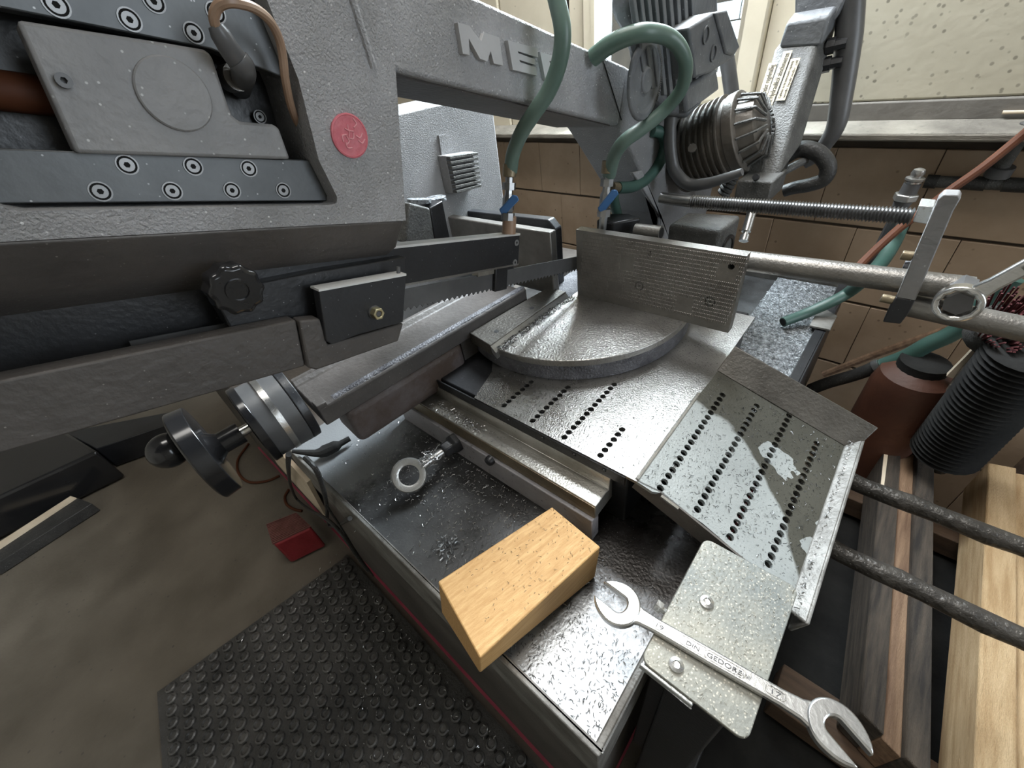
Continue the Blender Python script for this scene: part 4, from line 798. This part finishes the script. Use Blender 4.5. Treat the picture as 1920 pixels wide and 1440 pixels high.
t2 = beam('fresh pale grooved timber at the right edge', (.80, 2.50), (1.24, 2.62), (.79, .55), (1.20, .50), -.95, -1.18, (.23, .80), .035, 'woodf', 'woodf', None)
for y, lb in ((.95, 'brown cross bearer under the near ends of the grooved timbers'), (2.2, 'brown cross bearer under the far ends of the grooved timbers')):
    b = MB(); b.aabb((.30, y-.09, -1.32), (1.5, y+.09, -1.185)); tag(b.build('cross_bearer', 'woodbr', bev=.006), lb, 'timber', 'cross bearers')
shade_box = thing('shade_filler', 'added black bin full of dark chips under the timbers', 'bin', (.8, 1.3, FLOOR))  # added black box and fill stand in for deep shade over the floor
b = MB(); b.aabb((.14, .35, FLOOR+.01), (1.6, 2.24, -1.40)); b.build('filler_body', 'black', shade_box, bev=.01)
b = MB(); b.aabb((.12, .33, -1.42), (1.62, .37, -1.325)); b.aabb((.12, 2.21, -1.42), (1.62, 2.25, -1.325)); b.aabb((.12, .37, -1.42), (.16, 2.21, -1.325)); b.build('filler_rim', 'black', shade_box, bev=.01)
b = MB(); b.aabb((.16, .37, -1.41), (1.6, 2.21, -1.35)); b.build('shade_fill', 'blackrub', shade_box)
# ================================================================== RIGHT REAR CLUTTER
def single(o, label, cat, group=None): return tag(o, label, cat, group)
cn = thing('wall_conduit', 'grimy grey conduit with a tee running along the tiled wall', 'pipe', tuple(PW(1850, 345, .06)))
b = MB(); b.tube([PW(1735, 340, .06), PW(1960, 348, .06)], .026, 14); b.build('conduit_tube', 'cyl', cn)
for a, c in (((1735, 340), (1758, 341)), ((1800, 342), (1850, 345)), ((1882, 346), (1930, 348))):
    b = MB(); b.tube([PW(*a, .06), PW(*c, .06)], .030, 14); b.build('conduit_sleeve', 'rubber', cn)
b = MB(); b.tube([PW(1868, 330, .07), PW(1880, 312, .075)], .045, 12); b.build('tee_socket', 'greyplas', cn)
b = MB(); b.tube([PW(1878, 312, .075), PW(1930, 230, .09)], .028, 12); b.build('tee_tube', 'cyl', cn)
fit = thing('pipe_coupling', 'upright steel quick coupling in front of the tan tiles', 'fitting', tuple(PY(1700, 360, 2.55)))
ya = 2.55; f0 = PY(1688, 388, ya); f1 = PY(1727, 314, ya); fd = f1-f0; fl = fd.length
b = MB(); b.lathe(f0, fd, [(0, .03), (.06*fl/.4, .034), (.1, .03)], 16); b.build('lower_collar', 'greyplas', fit)
b = MB(); b.lathe(f0+fd*.18, fd, [(0, .045), (fl*.17, .045), (fl*.18, .03)], 6); b.build('hex_collar', 'steel', fit, bev=.004)
b = MB(); b.lathe(f0+fd*.36, fd, [(0, .022), (fl*.26, .022), (fl*.27, .03), (fl*.32, .03)], 16); b.build('barrel', 'chrome', fit)
b = MB(); b.lathe(f0+fd*.70, fd, [(0, .034), (fl*.05, .034), (fl*.07, .02), (fl*.16, .024), (fl*.25, .02), (fl*.28, .010)], 16); b.build('nipple', 'steel', fit)
b = MB(); b.tube([f0+fd*.02, f0-fd*.35+V((0, .1, -.1)), f0+V((-.02, .3, -.5))], .025, 10, 5); b.build('coupling_hose', 'greyplas', fit)
hose('brown_hose', 'thin brown hose slanting from upper right down behind the stop bar', 'hose', [PY(x, y, d) for x, y, d in ((1945, 230, 2.6), (1900, 268, 2.58), (1840, 316, 2.52), (1780, 358, 2.45), (1735, 392, 2.40), (1690, 425, 2.32), (1640, 470, 2.2), (1605, 505, 2.1))], .017, 'brownhose', n=10)
hose('drain_hose', 'green drain hose with its open end lying in the rear chip tray', 'hose', [PY(1697, 402, 2.75), PY(1678, 450, 2.6), PY(1652, 492, 2.45), PY(1622, 522, 2.30), PZ(1590, 549, -.10), PZ(1555, 568, -.14), PZ(1510, 588, -.185), PZ(1468, 604, -.205)], [.03, .03, .03, .029, .027, .026, .025, .024], 'hosedk', 'drain hoses', n=14)
b = MB(); e0 = PZ(1468, 604, -.205); e1 = PZ(1510, 588, -.185); b.lathe(e0+(e0-e1)*.004, e0-e1, [(0, .018), (.001, .018)], 16); tag(b.build('hose_mouth', 'hole'), 'dark open mouth of the green drain hose in the chip tray', 'hose end')
hose('garden_hose', 'thick teal hose slanting behind the ring spanner to a steel ferrule', 'hose', [PY(x, y, 2.5) for x, y in ((1900, 520), (1862, 552), (1822, 600), (1780, 628), (1740, 646), (1700, 668), (1656, 685))], .038, 'hosedk', 'drain hoses', n=14)
hose('black_hose', 'black hose continuing left from the ferrule of the teal hose', 'hose', [PY(x, y, 2.5) for x, y in ((1646, 686), (1620, 697), (1590, 707), (1555, 717), (1520, 730))], .034, 'rubber', n=12)
b = MB(); b.tube([PY(1641, 688, 2.5), PY(1653, 684, 2.5)], .042, 14); tag(b.build('ferrule', 'chrome'), 'bright steel ferrule joining the teal hose and black hose', 'ferrule')
hose('brown_stick', 'long thin brown wooden stick leaning low along the tiled wall', 'stick', [PW(1545, 702, .10), PW(1640, 665, .10), PW(1740, 630, .10), PW(1835, 600, .10), PW(1900, 585, .10)], .022, 'woodb', n=8)
rb = thing('rusty_cylinder', 'rusty brown steel cylinder with dark cap standing by the tiled wall', 'cylinder', tuple(PY(1660, 800, 2.45)))
tpc = PY(1728, 690, 2.45); rr = .165
zc = tpc.z
b = MB(); b.lathe((tpc.x, 2.45, FLOOR), ZA, [(0, rr), (zc-FLOOR-.12, rr), (zc-FLOOR-.04, rr*.9), (zc-FLOOR, rr*.6)], 28); b.build('cylinder_body', 'rust', rb)
b = MB(); b.lathe((tpc.x, 2.45, zc-.02), ZA, [(0, .10), (.06, .10), (.065, .08)], 20); b.build('cap', 'blackrub', rb)
# broom, hose bundle and sticks at the right edge
br = thing('broom', 'upside down broom with dark red bristles at the right edge', 'broom', tuple(PY(1890, 650, 2.3)))
bp = PY(1893, 612, 2.3)
b = MB(); b.lathe(bp, (.1, -.6, .8), [(-.10, .10), (-.02, .11), (0, .10)], 18); b.build('brush_head', 'cyl', br)
b = MB(); random.seed(11)
for i in range(170):
    a = random.uniform(0, 6.28); r = .095*math.sqrt(random.random()); d = V((.1, -.6, .8)).normalized(); u = d.orthogonal(); w_ = d.cross(u)
    p = bp+u*(r*math.cos(a))+w_*(r*math.sin(a)); b.tube([p, p+d*.09+u*(r*.3*math.cos(a))+w_*(r*.3*math.sin(a))], .004, 4)
tag(b.build('bristles', 'redfib', br), kind='stuff')
b = MB(); b.tube([bp-V((.1, -.6, .8)).normalized()*.05, PY(1760, 880, 2.45)], .035, 12); b.build('broom_handle', 'woodd', br)
hose('orange_stick', 'thin orange stick leaning in front of the broom', 'stick', [PY(1886, 672, 2.2), PY(1840, 715, 2.22), PY(1782, 765, 2.25)], .020, 'orange', n=8)
hose('pale_lath', 'pale split lath leaning between rusty cylinder and broom', 'lath', [PY(1846, 640, 2.38), PY(1815, 672, 2.38), PY(1782, 705, 2.38)], .020, 'woodlt', n=4)
hose('dark_stick', 'dark brown stick leaning beside the pale lath', 'stick', [PY(1850, 655, 2.36), PY(1800, 712, 2.36), PY(1755, 780, 2.36)], .022, 'woodd', n=6)
ch = thing('corrugated_hose', 'big black corrugated hose leaning at the lower right of the tiled wall', 'hose', tuple(PY(1840, 760, 2.25)))
h0 = PY(1940, 655, 2.2); h1 = PY(1770, 850, 2.3); dd = h1-h0; prof = []
for i in range(26): h = dd.length*i/26; prof += [(h, .115), (h+dd.length/52, .135)]
b = MB(); b.lathe(h0, dd, prof, 22); b.build('hose_skin', 'blackrub', ch)
b = MB(); b.tube([PY(1775, 770, 2.5), PY(1715, 830, 2.55), PY(1690, 870, 2.55)], .10, 14, 4); tag(b.build('black_bag', 'blackrub'), 'crumpled black bundle lying beside the rusty cylinder', 'bundle')
b = MB(); b.aabb((1.0, 2.62, FLOOR), (2.2, 2.85, -1.0)); tag(b.build('cardboard_box', 'woodbr', bev=.01), 'brown box behind the pale grooved timber', 'box')

# ================================================================== FLOOR AT THE LEFT
mt = thing('rubber_mat', 'black studded rubber mat on the floor in front of the machine', 'mat', (-1.2, -.3, FLOOR))
zf = FLOOR+.02
A0 = PZ(647.5, 1054, zf); A1 = PZ(321.6, 1290, zf); EA = (A1-A0)/14
EB = (PZ(280+500*.4375, 960+711*.4375, zf)-PZ(280+160*.4375, 960+708*.4375, zf))/5
A1 = A0+EA*14
cor = [A0-EA*.6-EB*.6, A1+EA*.6-EB*.6, A1+EA*.6-EB*.6+(EB+EA).normalized()*0, ]
poly = []
studs = []; holes_ = []
for i in range(-2, 40):
    for k in range(0, 40):
        p = A0+EA*i+EB*k
        if i > 14:                                   # the left edge of the mat turns square to the machine
            p = A1+EA*(i-14)+EB*k
        if p.y > .085 or p.x > .6 or p.y < -1.3: continue
        studs.append(p); holes_.append(p+(EA+EB)*.5)
x_left = (A1-EB*.7)
edge = (A1-A0).normalized()
b = MB(); P0 = A0-EA*.9-EB*.2; P0.y = .11; 
b.prism([V((A0.x-.05, .118, zf)), A0-EB*.55-EA*.3, A1-EB*.55+EA*.4, PZ(318, 1620, zf), V((.7, -1.45, zf)), V((.7, .118, zf))], (0, 0, -.018)); b.build('mat_sheet', 'mat', mt)
def inmat(p):
    # left boundary from A1 towards the viewer
    d = PZ(330, 1620, zf)-A1; d.z = 0; q = V((p.x, p.y, 0))-V((A1.x, A1.y, 0))
    return p.y >= A1.y or (d.x*q.y-d.y*q.x) > -.0
b = MB(); hb_ = MB(); cnt = 0
for p in studs:
    if not inmat(p): continue
    r = min(EA.length*.40, .048)
    b.lathe(p+V((0, 0, -.001)), ZA, [(0, r), (.016, r*.92), (.022, r*.66), (.010, r*.50), (.009, 0)], 10); cnt += 1
for p in holes_:
    if inmat(p) and p.y < .09: hb_.lathe(p+V((0, 0, .0004)), ZA, [(0, .011), (.0005, .010)], 7)
tag(b.build('mat_studs', 'stud', mt), kind='stuff'); tag(hb_.build('mat_holes', 'hole', mt), kind='stuff')
ped = thing('foot_pedal', 'red foot pedal with ribbed tread on the floor beside the plinth', 'pedal', tuple(PZ(560, 1040, FLOOR)))
zp = FLOOR+.30
tr = [PZ(x, y, zp) for x, y in ((500, 984), (556, 962), (584, 988), (512, 1022))]
b = MB(); b.prism(tr, (0, 0, -.29)); b.build('pedal_body', 'red', ped, bev=.025, seg=3)
for i in range(14):
    f = (i+.2)/14; g = (i+.6)/14
    b = MB(); b.prism([tr[0].lerp(tr[3], f)+V((0, 0, .012)), tr[1].lerp(tr[2], f)+V((0, 0, .012)), tr[1].lerp(tr[2], g)+V((0, 0, .012)), tr[0].lerp(tr[3], g)+V((0, 0, .012))], (0, 0, -.014)); b.build('tread_rib', 'tread', ped)
lb = thing('black_box', 'flat black box on the floor at the left edge below the blade guard', 'box', tuple(PZ(60, 950, FLOOR)))
zb = FLOOR+.42
b = MB(); b.prism([PZ(x, y, zb) for x, y in ((-130, 868), (110, 800), (182, 846), (-130, 990))], (0, 0, -.40)); b.build('box_body', 'blackplas', lb, bev=.03, seg=3)
b = MB(); b.prism([PZ(x, y, FLOOR+.12) for x, y in ((-20, 1035), (136, 932), (150, 935), (172, 944), (-20, 1066))], (0, 0, -.11)); st_ = b.build('floor_strip', 'rubber', bev=.004); tag(st_, 'black rubber strip edged with a wooden lath at the left', 'strip')
b = MB(); b.prism([PZ(x, y, FLOOR+.135) for x, y in ((-20, 1028), (132, 930), (142, 933), (-20, 1040))], (0, 0, -.02)); b.build('wooden_lath', 'woodlt', st_)
b = MB(); b.prism([PZ(x, y, FLOOR+.3) for x, y in ((120, 810), (330, 770), (330, 790), (180, 842))], (0, 0, -.28)); tag(b.build('dark_bar', 'black', bev=.01), 'dark bar lying on the floor beyond the black box', 'bar')
# cords and slivers hanging at the cabinet front
hose('braided_rope', 'black braided cord looping down over the cabinet front, left strand', 'cord', [PY(x, y, .10) for x, y in ((541, 852), (541, 880), (545, 910), (556, 935), (580, 955), (610, 972), (640, 1000), (668, 1040), (690, 1070))], .009, 'rubber', 'braided cords', n=8)
hose('braided_rope', 'black braided cord looping down over the cabinet front, right strand', 'cord', [PY(x, y, .12) for x, y in ((572, 858), (592, 880), (604, 910), (612, 945), (616, 985), (632, 985), (656, 972))], .008, 'rubber', 'braided cords', n=8)
hose('thin_cord', 'thin black cord slanting down the cabinet front beside the braided loop', 'cord', [PY(x, y, .11) for x, y in ((612, 948), (640, 990), (668, 1035), (700, 1080))], .005, 'rubber', n=6)
b = MB(); b.tube([PZ(548, 846, -.20), PZ(590, 850, -.225), PZ(608, 846, -.235), PZ(630, 836, -.235), PZ(638, 832, -.235), PZ(656, 822, -.235)], [.008, .016, .027, .025, .014, .012], 10, 2); tag(b.build('cable_plug', 'blackrub', bev=.002), 'small dark cable plug lying on the tray by the arm', 'plug')
b = MB(); b.prism([PY(x, y, .13) for x, y in ((490, 820), (500, 822), (575, 905), (612, 972), (562, 918), (520, 870))], (0, .02, 0)); tag(b.build('wood_sliver', 'woodlt'), 'pale split wooden sliver stuck against the cabinet front', 'sliver')
for k, (pts, lab) in enumerate(((((466, 832), (446, 862), (448, 888), (468, 904), (500, 902), (524, 892)), 'thin orange edged strap loop on the floor left of the cabinet'), (((541, 918), (534, 932), (538, 946), (552, 955), (566, 958)), 'small orange edged strap loop beside the braided cord'))):
    b = MB(); b.tube([PZ(x, y, FLOOR+.013) for x, y in pts], .012, 8, 5); tag(b.build('strap_loop', 'brownhose'), lab, 'strap', 'strap loops')

# ================================================================== METAL CHIPS (uncountable)
def chips(name, label, m, n, place, ln=.012, w_=.0022, seed=1):
    random.seed(seed); b = MB()
    for i in range(n):
        r = place()
        if r is None: continue
        p, nn = r; a = random.uniform(0, 6.283); u = nn.orthogonal().normalized(); v = nn.cross(u); d = u*math.cos(a)+v*math.sin(a); e = nn.cross(d)
        l = ln*random.uniform(.45, 1.3); c = random.uniform(-.5, .5)*l; h = random.uniform(.1, .45)*l
        q = [p-d*l*.5, p+e*c*.6+nn*h, p+d*l*.5+nn*h*random.random()]
        vs = []
        for t in q: vs += [t-e*w_*.5, t+e*w_*.5+nn*w_*.6]
        b.add([x+nn*.0008 for x in vs], [[0, 1, 3, 2], [2, 3, 5, 4]])
    o = b.build(name, m, smooth=False); tag(o, label, 'metal chips', None, 'stuff'); return o
U = random.uniform
def on_flat():
    x, y = U(-.97, -.30), U(.71, 1.25)
    if math.hypot(x-TC.x, y-TC.y) < TR: return None
    return V((x, y, 0)), ZA
def on_chute(): return CH(U(.01, .45), U(.73, 1.30)), NC
def on_turn():
    a = math.radians(U(-90, 15)); r = TR*math.sqrt(U(.02, 1)); return V((TC.x+r*math.cos(a), TC.y+r*math.sin(a), .095)), ZA
def on_slot(): y = U(.90, 1.40); return V((U(-1.02, -.985)+.06*max(0, y-1.2), y, .097)), ZA
def on_tray():
    if random.random() < .55: return V((random.gauss(-.95, .28), min(.585, random.gauss(.45, .10)), -.268)), ZA
    return V((U(-1.5, -.11), U(.17, .59), -.268)), ZA
def on_rail(): return V((random.gauss(-1.02, .09), U(.618, .67), -.09)), ZA
def on_bed(): return V((U(-.40, -.11), U(1.5, 2.68), -.243)), (ZA+V((U(-.5, .5), U(-.5, .5), 0))).normalized()
def on_sup():
    y = U(.33, .68); x = U(-.085, .125)
    if y < .45 and random.random() < .7: return None
    return V((x, y, -.0595)), ZA
def on_mat():
    return V((U(-2.4, -.2), min(.06, random.gauss(-.2, .2)), FLOOR+.045)), ZA
def on_lip(): return CH(U(.458, .482), U(.66, 1.38), .012), ZA
def on_bow():
    s, t = U(-.3, 1.2), U(.85, 1.3)
    if (s < .2) or (s > .37 and t < 1.15): return None
    return B(s, t, -.899 if s < .36 else -.903), E3
chips('chips_on_table', 'fine dark steel chips sprinkled over the flat perforated sheet', 'chipsdk', 800, on_flat, .009, .0013, 2)
chips('chips_on_chute', 'fine dark steel chips sprinkled down the oily chute', 'chipsdk', 600, on_chute, .010, .0013, 3)
chips('chips_on_turntable', 'fine dark steel chips scattered over the turntable', 'chipsdk', 420, on_turn, .008, .0011, 4)
chips('chips_in_slot', 'heap of dark steel chips along the cutting slot of the turntable', 'chipsdk', 500, on_slot, .013, .002, 5)
chips('chips_in_tray', 'curled steel chips spread over the black tray floor', 'chips', 1500, on_tray, .010, .0018, 6)
chips('chips_on_rail', 'bright steel chips lying on the left end of the vise rail', 'chips', 260, on_rail, .012, .002, 7)
chips('chips_in_rear_tray', 'thick layer of steel chips in the rear tray behind the jaw', 'chipsmid', 2600, on_bed, .009, .0022, 8)
chips('chips_on_support', 'steel chips strewn over the zinc support plate', 'confetti', 650, on_sup, .006, .0009, 9)
chips('chips_on_mat', 'steel chips caught between the studs of the rubber mat', 'chips', 500, on_mat, .014, .003, 10)
chips('chips_on_lip', 'steel chips lying along the end lip of the chute', 'chips', 200, on_lip, .010, .002, 12)
chips('chips_on_tray_corner', 'dark chips on the pale front corner of the tray', 'chipsdk', 420, lambda: (V((U(-.42, -.11), U(.17, .4), -.268)), ZA), .008, .0012, 13)

_n = (T[1]-T[0]).cross(T[3]-T[0]).normalized()
def on_block():
    a, c = U(.02, .98), U(.02, .98)**.6
    return T[0].lerp(T[3], a).lerp(T[1].lerp(T[2], a), c)+_n*.0006, _n
chips('chips_on_block', 'fine dark chips stuck to the top of the wooden block', 'chipsdk', 170, on_block, .006, .0009, 15)
_c = PZ(836, 1026, -.268)
chips('chip_clump', 'small clump of grey steel chips on the tray between eye ring and wooden block', 'chipsmid', 90, lambda: (_c+V((random.gauss(0, .022), random.gauss(0, .018), abs(random.gauss(0, .008)))), V((U(-.6, .6), U(-.6, .6), 1)).normalized()), .016, .003, 16)
